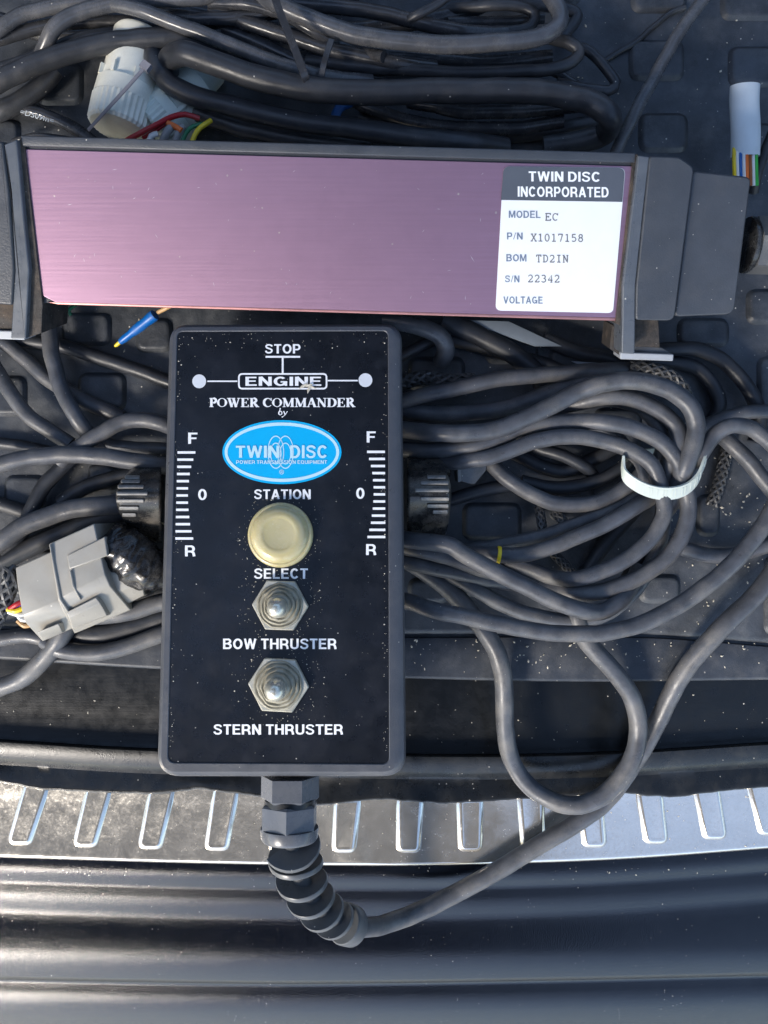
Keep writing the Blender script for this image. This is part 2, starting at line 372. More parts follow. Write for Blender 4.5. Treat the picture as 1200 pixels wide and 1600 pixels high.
# raised panel corner on the right of the mat
pl0 = Plane((0, 0, 0), (1000, 0, 0), (0, 1000, 0))
build('pad', *prism(pl0, rpoly([(1205, 880), (1420, 880), (1420, 1000), (1205, 996)], 12), 12, -2, 4), M['mat'], cargo)
lip = sheet('mat_lip', [(off(groove_y, 5), -12), (off(groove_y, 7), -6), (off(groove_y, 12), -4.5), (blend(groove_y, mat_edge, .5), -3), (off(mat_edge, -4), -2), (off(mat_edge, -1.5), -2),
                        (mat_edge, -3.5), (off(mat_edge, 1), -7), (off(mat_edge, 0), -30), (off(mat_edge, -6), -78)], M['lip'])
lip.name = 'cargo_mat_lip'
hump_t = knots([(0, 1157), (240, 1171), (700, 1180), (950, 1176), (1200, 1161)])
rag = [(-300, 1205), (0, 1222), (30, 1228), (60, 1233), (110, 1236), (150, 1238), (240, 1240), (275, 1237), (312, 1233), (350, 1238), (400, 1244), (455, 1252), (500, 1258), (540, 1254), (590, 1249), (640, 1252), (700, 1255),
       (804, 1249), (900, 1243), (967, 1239), (1010, 1243), (1058, 1245), (1110, 1238), (1150, 1234), (1200, 1230), (1500, 1205)]
rag_f0 = knots(rag)
rag_f = lambda x: rag_f0(x) + 1.6 * noise.noise(Vector((x * 0.05, 0, 0))) + 0.8 * noise.noise(Vector((x * 0.2, 3, 0)))
sheet('load_sill', [(off(mat_edge, -14), -76), (off(mat_edge, 40), -73), (blend(mat_edge, hump_t, .6), -74), (off(hump_t, -8), -76), (off(hump_t, -2), -74), (off(hump_t, 1), -80), (off(hump_t, 20), -90)], M['trim'])
seal = sheet('rubber_seal', [(off(hump_t, 1), -80), (off(hump_t, -1), -60), (hump_t, -54), (off(hump_t, 3), -51), (off(hump_t, 8), -51), (off(hump_t, 16), -53), (off(hump_t, 24), -56), (off(hump_t, 30), -60), (off(hump_t, 34), -65), (off(hump_t, 38), -68),
                             (blend(hump_t, rag_f, .68), -65), (off(rag_f, -8), -60), (off(rag_f, -3), -59), (off(rag_f, -1.2), -59), (rag_f, -60.5), (off(rag_f, 0.3), -64), (off(rag_f, -3), -76)],
             M['seal'], 'black rubber boot seal with ragged lower lip above the steel sill plate', 'thing', dx=6, cat='seal', angle=45)
ch_b = knots([(0, 1339), (300, 1348), (600, 1352), (850, 1347), (1000, 1340), (1200, 1325)])
ch_t = lambda x: ch_b(x) - 140
ZC = -70
sp = thing('sill_plate', W(600, 1345, ZC - 20), 'shiny ribbed stainless steel sill plate along the boot opening', 'sill plate')
sheet('plate', [(off(ch_b, -122), ZC + 2.2), (off(ch_b, -102), ZC + 1.2), (off(ch_b, -94), ZC + .5), (off(ch_b, -86), ZC), (off(ch_b, -60), ZC + 0.6), (off(ch_b, -8), ZC), (off(ch_b, -4), ZC + 0.6), (off(ch_b, -1.5), ZC + 0.2), (ch_b, ZC - 2.2), (off(ch_b, 0.8), ZC - 8)], M['chrome'], kind=None, parent=sp, angle=70)
plc = Plane((0, 1200, ZC), (1000, 1200, ZC), (0, 1400, ZC))
ribs_x = [-280, -176, -72, 30, 132, 234, 338, 438, 537, 638, 735, 833, 929, 1025, 1117, 1204, 1296, 1390]
for x in ribs_x:
    yb = ch_b(x) - 22; wv = 17; xt = x + (640 - x) * 0.055 + 4
    hh_ = yb - rag_f0(x) + 7; xt = x + ((640 - x) * 0.055 + 4) * hh_ / 120
    o = rpoly([(xt - wv - 2, yb - hh_), (xt + wv + 2, yb - hh_), (x + wv, yb), (x - wv, yb)], [0, 0, 10, 10], 5)
    rings = []
    for ins, w_ in ((8.5, 5.6), (6.0, 6.4), (3.4, 6.2), (1.2, 4.6), (-0.8, 1.8), (-2.6, 0.4), (-2.6, -2)):
        rings.append([plc.hit(p.x, p.y, 0) + plc.n * w_ for p in inset(o, ins)])
    build('rib', *rings_mesh(rings), M['chrome'], sp, angle=75)
crease = knots([(0, 1531), (400, 1538), (600, 1537), (900, 1532), (1200, 1525)])
def prof(dy, z): return (off(ch_b, dy), z)
L_ = [(off(ch_b, -5), -84), (off(ch_b, 3), -83), (off(ch_b, 10), -82), (off(ch_b, 17), -82), (off(ch_b, 23), -83.8), (off(ch_b, 29), -86.6), (off(ch_b, 35), -90.0), (off(ch_b, 39), -91.6), (off(ch_b, 43), -91.8), (off(ch_b, 52), -91.2),
      (off(ch_b, 60), -92), (off(ch_b, 69), -94.6), (off(ch_b, 77), -98.2), (off(ch_b, 84), -100.8), (off(ch_b, 90), -101.4), (off(ch_b, 104), -99.6), (off(ch_b, 122), -97.0)]
L_ += [(off(crease, -52), -95.8), (off(crease, -44), -95.8), (off(crease, -36), -96.8), (off(crease, -26), -99.8), (off(crease, -16), -103.8), (off(crease, -7), -108.2), (off(crease, -1), -111.4), (off(crease, -.4), -117), (off(crease, 5), -117.4),
       (off(crease, 14), -116.2), (off(crease, 24), -116.2), (off(crease, 34), -118.4), (off(crease, 46), -123.4), (off(crease, 60), -131), (off(crease, 90), -150), (off(crease, 140), -190), (off(crease, 260), -340), (off(crease, 300), -900)]
sheet('bumper', L_, M['bumper'], 'black textured rear bumper with long moulded steps', angle=80)
# the car around the boot opening, an unseen raised tailgate over it and the ground outside
def slab(name, cx, cy, cz, sx, sy, sz, m, **k):
    o = build(name, *box(Vector((cx, cy, cz)), sx, sy, sz), M[m], smooth=False); return tag(o, **k)
tg = MB()  # tailgate out of view; edges and off-centre opening set to shape light and reflections
for x0, x1, y0, y1 in ((-3400, 900, -3100, -500), (-3400, 900, 1500, 3900), (-3400, -2900, -500, 1500), (-150, 900, -500, 1500)):
    tg.add(box(Vector(((x0 + x1) / 2, (y0 + y1) / 2, 3400)), x1 - x0, y1 - y0, 60))
tag(tg.build('unseen_tailgate', M['lid'], smooth=False), kind='structure')
slab('cargo_side_wall', -2000, 1600, 600, 60, 3600, 1800, 'lid', kind='structure')
slab('cargo_side_wall', 2100, 1600, 600, 60, 3600, 1800, 'lid', kind='structure')
slab('cargo_floor', 0, 1900, -60, 4200, 4200, 40, 'lid', kind='structure')
slab('seat_back_wall', 0, 3500, 600, 4200, 60, 1800, 'lid', kind='structure')
g = build('ground', [(-4e5, -4e5, -2600), (4e5, -4e5, -2600), (4e5, 4e5, -2600), (-4e5, 4e5, -2600)], [(0, 1, 2, 3)], M['ground'], smooth=False)
tag(g, kind='structure')

# ------------------------------------------------------------------ lettering
FONT_CACHE = {}
def glyphs(s, bold=0.012):
    key = (s, bold)
    if key in FONT_CACHE: return FONT_CACHE[key]
    cu = bpy.data.curves.new('t', 'FONT'); cu.body = s; cu.offset = bold; cu.resolution_u = 3; cu.fill_mode = 'FRONT'
    o = bpy.data.objects.new('t', cu); COL.objects.link(o)
    dg = bpy.context.evaluated_depsgraph_get(); me = bpy.data.meshes.new_from_object(o.evaluated_get(dg))
    v = [Vector((p.co.x, p.co.y, 0)) for p in me.vertices]; f = [tuple(p.vertices) for p in me.polygons]
    bpy.data.objects.remove(o); bpy.data.curves.remove(cu); bpy.data.meshes.remove(me)
    FONT_CACHE[key] = (v, f); return v, f

def strokes_mesh(strokes):
    v, f = [], []
    for si, (pts, wd) in enumerate(strokes):
        n = len(pts); base = len(v)
        closed = (Vector(pts[0]) - Vector(pts[-1])).length < 1e-5
        for i, p in enumerate(pts):
            p = Vector(p); a = Vector(pts[i - 1]) if i > 0 else (Vector(pts[-2]) if closed else p); b = Vector(pts[i + 1]) if i < n - 1 else (Vector(pts[1]) if closed else p)
            t = (b - a).normalized(); nn = Vector((-t.y, t.x)); ww = wd[i] if isinstance(wd, (list, tuple)) else wd
            v += [(p + nn * ww / 2).to_3d() + Vector((0, 0, si % 7)), (p - nn * ww / 2).to_3d() + Vector((0, 0, si % 7))]
        for i in range(n - 1): f.append((base + 2 * i, base + 2 * i + 1, base + 2 * i + 3, base + 2 * i + 2))
    return v, f

def arc(cx, cy, rx, ry, a0, a1, n=12): return [(cx + rx * math.cos(R(a0 + (a1 - a0) * k / n)), cy + ry * math.sin(R(a0 + (a1 - a0) * k / n))) for k in range(n + 1)]

def text(pl, s, x0, y0, x1, y1, m, parent, w_=0.5, bold=0.012, rot=0.0, data=None, name='printed_lettering', shear=0.0, thin=1.0):
    v, f = data or sans(s, thin)
    ax, bx = min(p.x for p in v), max(p.x for p in v); ay, by = min(p.y for p in v), max(p.y for p in v)
    out = []
    for p in v:
        u, t = (p.x - ax) / (bx - ax), (p.y - ay) / (by - ay)
        X = x0 + u * (x1 - x0) + shear * (t - .5) * (y1 - y0); Y = y1 + t * (y0 - y1) + rot * (X - x0)
        out.append(pl.hit(X, Y, w_ + p.z * 0.03))
    return build(name, out, f, M[m], parent, smooth=False)

def poly_on(pl, name, pts, m, parent, w_):
    return build(name, [pl.hit(p[0], p[1], w_) for p in pts], [tuple(range(len(pts)))], M[m], parent, smooth=False)

# serif capitals for the script line, drawn as strokes in a unit-high cell: (advance, strokes)
TH, TN, SF = 0.21, 0.085, 0.07
def V_(x, y0=0.0, y1=1.0, w_=TH): return ([(x, y0), (x, y1)], w_)
def H_(y, x0, x1, w_=SF): return ([(x0, y), (x1, y)], w_)
def S_(x, y, h=0.17): return H_(y, x - h, x + h)
SERIF = {
 'P': (0.68, [V_(.2), S_(.2, .035), H_(.965, .02, .35), (arc(.33, .72, .26, .25, 90, -90), [.08] + [.2] * 11 + [.08]), H_(.47, .2, .35)]),
 'O': (0.86, [(arc(.42, .5, .33, .46, 0, 360, 24), [.21, .19, .15, .11, .08, .07, .07, .07, .08, .11, .15, .19, .21, .19, .15, .11, .08, .07, .07, .07, .08, .11, .15, .19, .21])]),
 'W': (1.12, [([(.14, 1), (.38, 0)], TH), ([(.38, 0), (.58, .9)], TN), ([(.5, 1), (.74, 0)], TH), ([(.74, 0), (.98, 1)], TN), S_(.14, .965), S_(.5, .965), S_(.97, .965, .13)]),
 'E': (0.74, [V_(.2), H_(.035, .02, .66), H_(.965, .02, .64), H_(.5, .2, .48), ([(.64, .0), (.66, .26)], .08), ([(.62, 1), (.62, .76)], .08), ([(.48, .36), (.48, .64)], .06)]),
 'R': (0.82, [V_(.2), S_(.2, .035), H_(.965, .02, .35), (arc(.33, .74, .25, .23, 90, -90), [.08] + [.2] * 11 + [.08]), H_(.5, .2, .35), ([(.38, .5), (.68, .02)], TH), H_(.035, .6, .84)]),
 'C': (0.78, [(arc(.43, .5, .33, .46, 40, 320, 20), [.07, .07, .07, .08, .1, .13, .17, .2, .21, .21, .21, .21, .21, .2, .17, .13, .1, .08, .07, .07, .07]), ([(.7, .68), (.7, 1)], .08)]),
 'M': (1.04, [V_(.16, w_=TN), ([(.16, 1), (.5, .05)], TH), ([(.5, .05), (.82, 1)], TN), V_(.84), S_(.16, .035, .13), S_(.84, .035), H_(.965, .02, .24), H_(.965, .78, 1.0)]),
 'A': (0.82, [([(.1, 0), (.38, 1)], TN), ([(.38, 1), (.68, 0)], TH), H_(.33, .2, .56), S_(.1, .035, .12), S_(.68, .035, .15)]),
 'N': (0.86, [V_(.16, w_=TN), ([(.14, 1), (.7, .03)], TH), V_(.7, w_=TN), S_(.16, .035, .13), H_(.965, .0, .24), S_(.7, .965, .14)]),
 'D': (0.84, [V_(.2), H_(.035, .02, .4), H_(.965, .02, .4), (arc(.38, .5, .34, .465, 90, -90, 14), [.07, .08, .12, .16, .19, .21, .22, .22, .22, .21, .19, .16, .12, .08, .07])]),
 ' ': (0.32, []),
}
q = 0.115
def Sq(x, y, h=.13): return H_(y, x - h, x + h, q)
TYPE = {
 'E': [V_(.15, w_=q), H_(.04, .04, .66, q), H_(.96, .04, .64, q), H_(.52, .15, .42, q), V_(.63, .04, .25, q), V_(.61, .78, .96, q), V_(.42, .42, .62, q)],
 'C': [(arc(.36, .5, .28, .46, 45, 315, 14), q), V_(.62, .72, .98, q)],
 'X': [([(.1, .04), (.6, .96)], q), ([(.6, .04), (.1, .96)], q), Sq(.1, .04), Sq(.6, .04), Sq(.12, .96), Sq(.58, .96)],
 '1': [V_(.36, w_=q), H_(.04, .12, .6, q), ([(.36, .96), (.16, .86)], q)],
 '0': [(arc(.35, .5, .24, .46, 0, 360, 18), q)],
 '7': [H_(.96, .1, .6, q), V_(.12, .8, .96, q), ([(.6, .96), (.34, .0)], q)],
 '5': [H_(.96, .16, .56, q), V_(.16, .52, .96, q), (arc(.32, .32, .27, .28, 130, -140, 12), q)],
 '8': [(arc(.35, .74, .2, .22, 0, 360, 14), q), (arc(.35, .27, .24, .25, 0, 360, 14), q)],
 'T': [V_(.35, w_=q), H_(.96, .06, .64, q), Sq(.35, .04), V_(.08, .74, .96, q), V_(.62, .74, .96, q)],
 'D': [V_(.17, w_=q), H_(.04, .04, .34, q), H_(.96, .04, .34, q), (arc(.32, .5, .3, .46, 90, -90, 12), q)],
 '2': [(arc(.34, .7, .24, .26, 160, -35, 10), q), ([(.54, .56), (.1, .04)], q), H_(.04, .08, .6, q), V_(.6, .04, .2, q)],
 'I': [V_(.35, w_=q), H_(.04, .14, .56, q), H_(.96, .14, .56, q)],
 'N': [V_(.14, w_=q), V_(.58, w_=q), ([(.14, .96), (.58, .04)], q), Sq(.1, .96, .1), Sq(.58, .96, .12), Sq(.14, .04, .12)],
 '3': [(arc(.33, .74, .22, .22, 150, -90, 12), q), (arc(.33, .28, .26, .26, 90, -150, 12), q)],
 '4': [([(.5, .02), (.5, .98), (.08, .3)], q), H_(.3, .06, .62, q), H_(.04, .36, .6, q)],
}
B_ = 0.19
def VB(x, y0=0.0, y1=1.0, w_=B_): return ([(x, y0), (x, y1)], w_)
def HB(y, x0, x1, w_=0.165): return ([(x0, y), (x1, y)], w_)
hb = 0.0825
SANS = {
 'A': (.74, [([(.085, 0), (.37, 1)], B_), ([(.655, 0), (.37, 1)], B_), HB(.3, .2, .55)]),
 'B': (.7, [VB(.095), HB(hb, .0, .4), HB(1 - hb, .0, .38), HB(.52, .1, .4, .15), (arc(.38, .74, .2, .19, 90, -90), .18), (arc(.4, .29, .22, .21, 90, -90), .18)]),
 'C': (.72, [(arc(.37, .5, .275, .42, 38, 322, 20), .185)]),
 'D': (.72, [VB(.095), HB(hb, .0, .34), HB(1 - hb, .0, .34), (arc(.33, .5, .29, .4175, 90, -90, 14), .185)]),
 'E': (.62, [VB(.095), HB(hb, .0, .62), HB(1 - hb, .0, .6), HB(.52, .1, .56, .15)]),
 'F': (.6, [VB(.095), HB(1 - hb, .0, .6), HB(.5, .1, .54, .15)]),
 'G': (.76, [(arc(.37, .5, .275, .42, 45, 340, 20), .185), HB(.44, .38, .74, .15), VB(.67, .0, .5, .14)]),
 'H': (.7, [VB(.095), VB(.605), HB(.52, .1, .6)]),
 'I': (.19, [VB(.095)]),
 'L': (.58, [VB(.095), HB(hb, .0, .58)]),
 'M': (.84, [VB(.09, w_=.18), VB(.75, w_=.18), ([(.13, 1), (.42, .06)], .17), ([(.71, 1), (.42, .06)], .17)]),
 'N': (.7, [VB(.09), VB(.61), ([(.09, 1), (.61, 0)], .2)]),
 'O': (.78, [(arc(.39, .5, .295, .42, 0, 360, 24), .185)]),
 'P': (.66, [VB(.095), HB(1 - hb, .0, .38), HB(.42, .1, .38), (arc(.37, .67, .2, .25, 90, -90), .18)]),
 'Q': (.78, [(arc(.39, .5, .295, .42, 0, 360, 24), .185), ([(.45, .28), (.72, -.02)], .14)]),
 'R': (.72, [VB(.095), HB(1 - hb, .0, .4), HB(.44, .1, .4), (arc(.39, .68, .2, .24, 90, -90), .18), ([(.42, .44), (.56, .34), (.6, .2), (.63, 0)], .18)]),
 'S': (.68, [([(.6, .74), (.56, .85), (.46, .91), (.34, .925), (.2, .9), (.11, .82), (.1, .71), (.17, .61), (.32, .54), (.48, .47), (.58, .38), (.59, .26), (.54, .15), (.43, .085), (.31, .075), (.19, .1), (.1, .18), (.075, .3)], .165)]),
 'T': (.62, [VB(.31), HB(1 - hb, .0, .62)]),
 'U': (.7, [([(.095, 1), (.095, .32), (.12, .2), (.2, .11), (.35, .075), (.5, .11), (.58, .2), (.605, .32), (.605, 1)], .18)]),
 'V': (.7, [([(.08, 1), (.35, 0)], .19), ([(.62, 1), (.35, 0)], .19)]),
 'W': (1.0, [([(.08, 1), (.27, 0)], .17), ([(.5, 1), (.27, 0)], .17), ([(.5, 1), (.73, 0)], .17), ([(.92, 1), (.73, 0)], .17)]),
 '0': (.56, [(arc(.28, .5, .2, .42, 0, 360, 24), .165)]),
 '/': (.34, [([(.04, 0), (.3, 1)], .1)]), ' ': (.18, []),
}
def sans(s, thin=1.0):
    x = 0; st = []
    for c in s:
        a, g_ = SANS[c]
        for pts, w_ in g_: st.append(([(p[0] + x, p[1]) for p in pts], [k_ * thin for k_ in w_] if isinstance(w_, list) else w_ * thin))
        x += a + (.11 if c != ' ' else .1)
    return strokes_mesh(st)
def serif_text(s):
    x = 0; st = []
    for c in s:
        a, g_ = SERIF[c]
        for pts, w_ in g_: st.append(([(p[0] + x, p[1]) for p in pts], w_))
        x += a
    return strokes_mesh(st)
def typed(s):
    st = []
    for i, c in enumerate(s):
        for pts, w_ in TYPE[c]: st.append(([(p[0] + i * .82, p[1]) for p in pts], w_))
    return strokes_mesh(st)

# ------------------------------------------------------------------ CONTROL BOX
BP = Plane((262, 505, 145), (628, 505, 145), (440, 1215, 212))
box_t = thing('control_box', BP.hit(440, 860, -90), 'black handheld thruster control box with white lettering, a yellow button and two toggles', 'control box')
outer = [(262, 503), (628, 502), (635, 1216), (242, 1216)]
mid = [(265, 506), (625, 505), (631.5, 1212), (245.5, 1212)]
m2 = [(270, 511), (617, 510), (622, 1206), (251, 1206)]
inner = [(277, 518), (606, 517), (608, 1194), (262, 1192)]
ro = [30, 30, 38, 36]
rings = []
for cs, rd, w_ in ((inner, [9, 9, 12, 12], -3.2), (inner, [9, 9, 12, 12], -0.8), (inset([Vector(p) for p in inner], -1.2), [10, 10, 13, 13], 0.0), (m2, [18, 18, 24, 24], -1.2), (mid, [26, 26, 34, 34], -6), (outer, ro, -12)):
    rings.append([BP.hit(p.x, p.y, 0) + BP.n * w_ for p in rpoly([tuple(c) for c in cs], rd, 8)])
base_o = rpoly(outer, ro, 8)
for w_, ins in ((-50, 0), (-51.5, 1.5), (-53, 0), (-86, 0), (-90, 5)):
    rings.append([BP.hit(p.x, p.y, 0) + BP.n * w_ for p in (inset(base_o, ins) if ins else base_o)])
build('shell', *rings_mesh(rings, False, True), M['bezel'], box_t, angle=30)
panel = poly_on(BP, 'faceplate', rpoly([(276.5, 517.5), (606.5, 516.5), (608.5, 1194.5), (261.5, 1192.5)], [9, 9, 12, 12], 8), 'panel', box_t, -1.6)
PW = -1.1
def ptext(s, x0, y0, x1, y1, m='ink', bold=0.018, **k): return text(BP, s, x0, y0, x1, y1, m, panel, PW, bold, **k)
ptext('STOP', 414, 537.5, 469.5, 552.5)
mk = MB()
def rect(x0, y0, x1, y1): mk.add(([BP.hit(x0, y0, PW), BP.hit(x1, y0, PW), BP.hit(x1, y1, PW), BP.hit(x0, y1, PW)], [(0, 1, 2, 3)]))
rect(415, 556, 469, 559); rect(440.2, 559, 443.2, 583); rect(324, 594.6, 371, 596.8); rect(512, 593.6, 559, 595.8)
mk.build('printed_line', M['ink'], panel, smooth=False)
def ring_on(pl, name, o, i, m, parent, w_):
    n = len(o); v = [pl.hit(p[0], p[1], w_) for p in o] + [pl.hit(p[0], p[1], w_) for p in i]
    return build(name, v, [(k, (k + 1) % n, n + (k + 1) % n, n + k) for k in range(n)], M[m], parent, smooth=False)
eo = rpoly([(372, 583), (511.5, 583), (511.5, 608.5), (372, 608.5)], 7, 5)
ring_on(BP, 'printed_frame', eo, inset(eo, 2.6), 'ink', panel, PW)
ptext('ENGINE', 383.5, 588, 502, 603.5, thin=1.0)
for cx, cy in ((311.2, 595.8), (571, 594)): poly_on(BP, 'printed_dot', arc(cx, cy, 10.8, 10.8, 0, 355, 28), 'ink_grey', panel, PW)
text(BP, '', 327, 621, 555.5, 636.5, 'ink', panel, PW, data=serif_text('POWER COMMANDER'))
by = strokes_mesh([([(.28, 1.0), (.1, .3)], .1), (arc(.27, .47, .17, .2, 200, -160, 16), .1), ([(.18, 1.0), (.3, 1.0)], .05),
                   ([(.62, .66), (.74, .3)], .11), ([(.98, .66), (.74, .25), (.5, .02)], .07), ([(.42, .06), (.54, .0)], .1), ([(.55, .66), (.68, .66)], .05)])
text(BP, '', 434.5, 637.5, 449.5, 652.5, 'ink', panel, PW, data=by)
EC = (440.5, 706.5)
badge = poly_on(BP, 'logo_badge', arc(*EC, 93, 50, 0, 355, 60), 'logo_blue', panel, PW)
ring_on(BP, 'badge_ring', arc(*EC, 89.5, 46.5, 0, 354, 60), arc(*EC, 85, 41.5, 0, 354, 60), 'logo_pale', badge, PW + .3)
for sx in (-7.5, 7.5):
    for rx, ry, dy in ((13, 26, 0), (9, 17, 2)):
        o = arc(EC[0] - 2 + sx, EC[1] + dy, rx, ry, 0, 352, 40)
        ring_on(BP, 'badge_swirl', o, [(EC[0] - 2 + sx + (p[0] - EC[0] + 2 - sx) * (1 - 1.3 / rx), EC[1] + dy + (p[1] - EC[1] - dy) * (1 - .9 / rx)) for p in o], 'logo_pale', badge, PW + .3)
text(BP, 'TWIN', 368.5, 695.5, 436.5, 716, 'logo_pale', badge, PW + .6, 0.028)
text(BP, 'DISC', 453.5, 695.5, 510.5, 716, 'logo_pale', badge, PW + .6, 0.028)
text(BP, 'POWER TRANSMISSION EQUIPMENT', 369, 718.8, 511, 725.2, 'logo_pale', badge, PW + .6, 0.016)
ro_ = arc(440, 737.5, 3.8, 3.8, 0, 340, 18); ring_on(BP, 'badge_mark', ro_, [(440 + (p[0] - 440) * .8, 737.5 + (p[1] - 737.5) * .8) for p in ro_], 'logo_pale', badge, PW + .3)
text(BP, 'R', 438.4, 735.3, 441.6, 739.7, 'logo_pale', badge, PW + .3, 0.01)
ptext('F', 294, 676, 308.5, 693.5, bold=.03); ptext('F', 573, 674, 587, 691.5, bold=.03)
ptext('0', 309.5, 764, 323, 781.5, bold=.03); ptext('0', 556.5, 762, 569.5, 779.5, bold=.03)
ptext('R', 289, 852, 305.5, 869.5, bold=.03); ptext('R', 572, 850, 588, 867.5, bold=.03)
lens = [28, 25, 22, 20, 19, 18, 18, 18.5, 19.5, 21, 22.5, 25, 28]
for k in range(13):
    y = 707 + k * 11.2; xl = 277.3 - k * 0.28; o = [(xl, y - 1.9), (xl + lens[k], y - 1.9), (xl + lens[k], y + 1.9), (xl, y + 1.9)]
    poly_on(BP, 'scale_tick', o, 'ink', panel, PW)
    y = 706 + k * 11.08; xr = 601.5 + k * 0.05; o = [(xr - lens[k], y - 1.9), (xr, y - 1.9), (xr, y + 1.9), (xr - lens[k], y + 1.9)]
    poly_on(BP, 'scale_tick', o, 'ink', panel, PW)
ptext('STATION', 397, 764, 485.5, 780.5); ptext('SELECT', 397, 888, 481, 904.5)
ptext('BOW THRUSTER', 348.5, 997.5, 526, 1014.5); ptext('STERN THRUSTER', 333.5, 1131, 536, 1148.5)
# button
c = BP.hit(438.5, 836, 0)
btn = thing('push_button', c, None, None); btn.parent = box_t; btn.location = btn.location - box_t.location
k_ = (D - c.z) / D
build('button_cap', *lathe(c, BP.n, [(r * k_ , h) for r, h in ((51, -1.5), (51, 3), (50.2, 6), (48.5, 8), (46.5, 8.6), (45, 8.3), (43.5, 10.5), (40.5, 13.8), (36, 16.2), (31, 17.4), (27.5, 17.6), (25, 17.0), (22.5, 16.4), (12, 15.8), (0.3, 15.6))], 56), M['cap'], btn, angle=60)
# toggles
def toggle(px, py, rn, rot):
    c = BP.hit(px, py, 0); kk = (D - c.z) / D
    t = thing('toggle_switch', c, None, None); t.parent = box_t; t.location = t.location - box_t.location
    hexo = [(px + rn * math.cos(R(rot + 60 * k)), py + rn * math.sin(R(rot + 60 * k))) for k in range(6)]
    hexo = rpoly(hexo, 3, 2)
    build('hex_nut', *prism(BP, hexo, 8, -1.5, 2.5, 3, wref=0), M['nut'], t, angle=30)
    bv_, bf_ = lathe(c, BP.n, [(r * kk * rn / 45, h) for r, h in ((36.5, 7.9), (36, 9.5), (34, 11), (31.5, 9.6), (30.8, 13), (28.5, 15), (25.5, 13.4), (24.8, 17.5), (22.5, 19.5), (19.5, 18), (18.8, 23), (17, 26), (14, 27.5))], 40)
    bv_ = [p + Vector([noise.noise(p * .11 + Vector((k_2 * 7, 0, 0))) for k_2 in range(3)]) * 1.5 for p in bv_]
    build('rubber_boot', bv_, bf_, M['boot'], t, angle=70)
    build('toggle_lever', *lathe(c, BP.n, [(r * kk * rn / 45, h) for r, h in ((14, 27.3), (15.5, 30), (16, 35), (15.4, 40), (13.2, 45), (9.5, 48.8), (5, 51), (0.4, 51.8))], 32, lean=(BP.v * -0.08)), M['tip'], t, angle=80)
toggle(438.5, 946, 44, 2); toggle(436, 1070, 47.5, 3)
# side levers: ridge-backed grips standing beside the box
def lever(outl, prof_, xin, bars, side):
    fo, fz = knots(outl), knots(prof_); y0, y1 = prof_[0][0], prof_[-1][0]
    t = thing('side_lever', W(xin, (y0 + y1) / 2, 20), None, None); t.parent = box_t; t.location = t.location - box_t.location
    rings = []
    for i in range(33):
        y = y0 + (y1 - y0) * i / 32; z = fz(y); xo = fo(y); sg = side
        rings.append([W(xin, y, 25), W(xin, y, z - 4), W(xin + sg * 2, y, z - 1), W(xin + sg * 5, y, z), W(xin + (xo - xin) * .5, y, z), W(xo - sg * 8, y, z), W(xo - sg * 4, y, z - 1.2), W(xo - sg * 1.2, y, z - 4), W(xo, y, z - 9), W(xo - sg * 3, y, 25)])
    build('lever_body', *rings_mesh(rings), M['knob'], t, angle=60)
    for (y, xa, xb) in bars:
        rg = []
        for k, hh in enumerate((3.2, 2.9, 2.0, 0.6)):
            top = (-3, 1.6, 2.9, 3.4)[k]
            pts = [(xa, y + hh), (xa - side * -1.5, y + hh), (xb, y + hh), (xb, y - hh), (xa, y - hh)]
            pts = rpoly([(min(xa, xb) + (3.2 - hh) * .5, y - hh), (max(xa, xb) - (3.2 - hh) * .5, y - hh), (max(xa, xb) - (3.2 - hh) * .5, y + hh), (min(xa, xb) + (3.2 - hh) * .5, y + hh)], 2, 3)
            rg.append([W(p[0], p[1], fz(p[1]) + top) for p in pts])
        build('grip_ridge', *rings_mesh(rg), M['ridge'], t, angle=60)
lever([(722, 217), (740, 198), (760, 184), (775, 181), (795, 184), (812, 193), (830, 204), (842, 214), (848, 230)],
      [(722, 52), (735, 84), (750, 108), (762, 119), (774, 124), (786, 121), (800, 110), (824, 84), (848, 50)], 252,
      [(745.5, 195, 219), (752, 189, 219), (760.5, 184, 225), (771, 182, 231), (782.5, 182, 225), (794, 186, 217), (804.5, 191, 213)], -1)
lever([(714, 690), (735, 697), (752, 703), (770, 705), (790, 704), (810, 702), (830, 698), (843, 694)],
      [(714, 52), (727, 84), (742, 108), (755, 119), (768, 124), (780, 121), (794, 110), (818, 84), (843, 50)], 636,
      [(745.5, 667, 697), (754.5, 657, 701), (766, 648, 702), (779.5, 657, 702), (790.5, 667, 701), (800, 676, 700)], 1)
# gland, spiral sleeve
gx = BP.u; gy = -BP.v
g0 = BP.hit(453.5, 1212, -42)
gl = thing('cable_gland', g0, None, None); gl.parent = box_t; gl.location = gl.location - box_t.location
def hexring(c0, r, y, rot=0): return [c0 + gy * y + gx * (math.cos(R(60 * k + rot)) * r) + BP.n * (math.sin(R(60 * k + rot)) * r) for k in range(6)]
build('gland_base', *rings_mesh([hexring(g0, 39, 0), hexring(g0, 39, 28), hexring(g0, 36, 31)]), M['gland'], gl, angle=20)
build('gland_gap', *lathe(g0, gy, [(34, 30), (34, 40)], 32), M['trim'], gl)
build('gland_nut', *rings_mesh([hexring(g0, 36, 35, 30), hexring(g0, 39.5, 38, 30), hexring(g0, 39.5, 66, 30), hexring(g0, 38, 68, 30)]), M['gland'], gl, angle=20)
build('gland_collar', *lathe(g0, gy, [(38.5, 67), (39, 70), (38, 80), (35, 84), (18, 85)], 40), M['gland'], gl, angle=40)
axis = catmull([g0 + gy * 80, W(459, 1330, 158), W(467, 1362, 150), W(480, 1392, 138), W(499, 1418, 120), W(526, 1438, 92), W(556, 1449, 60)], 3.0)
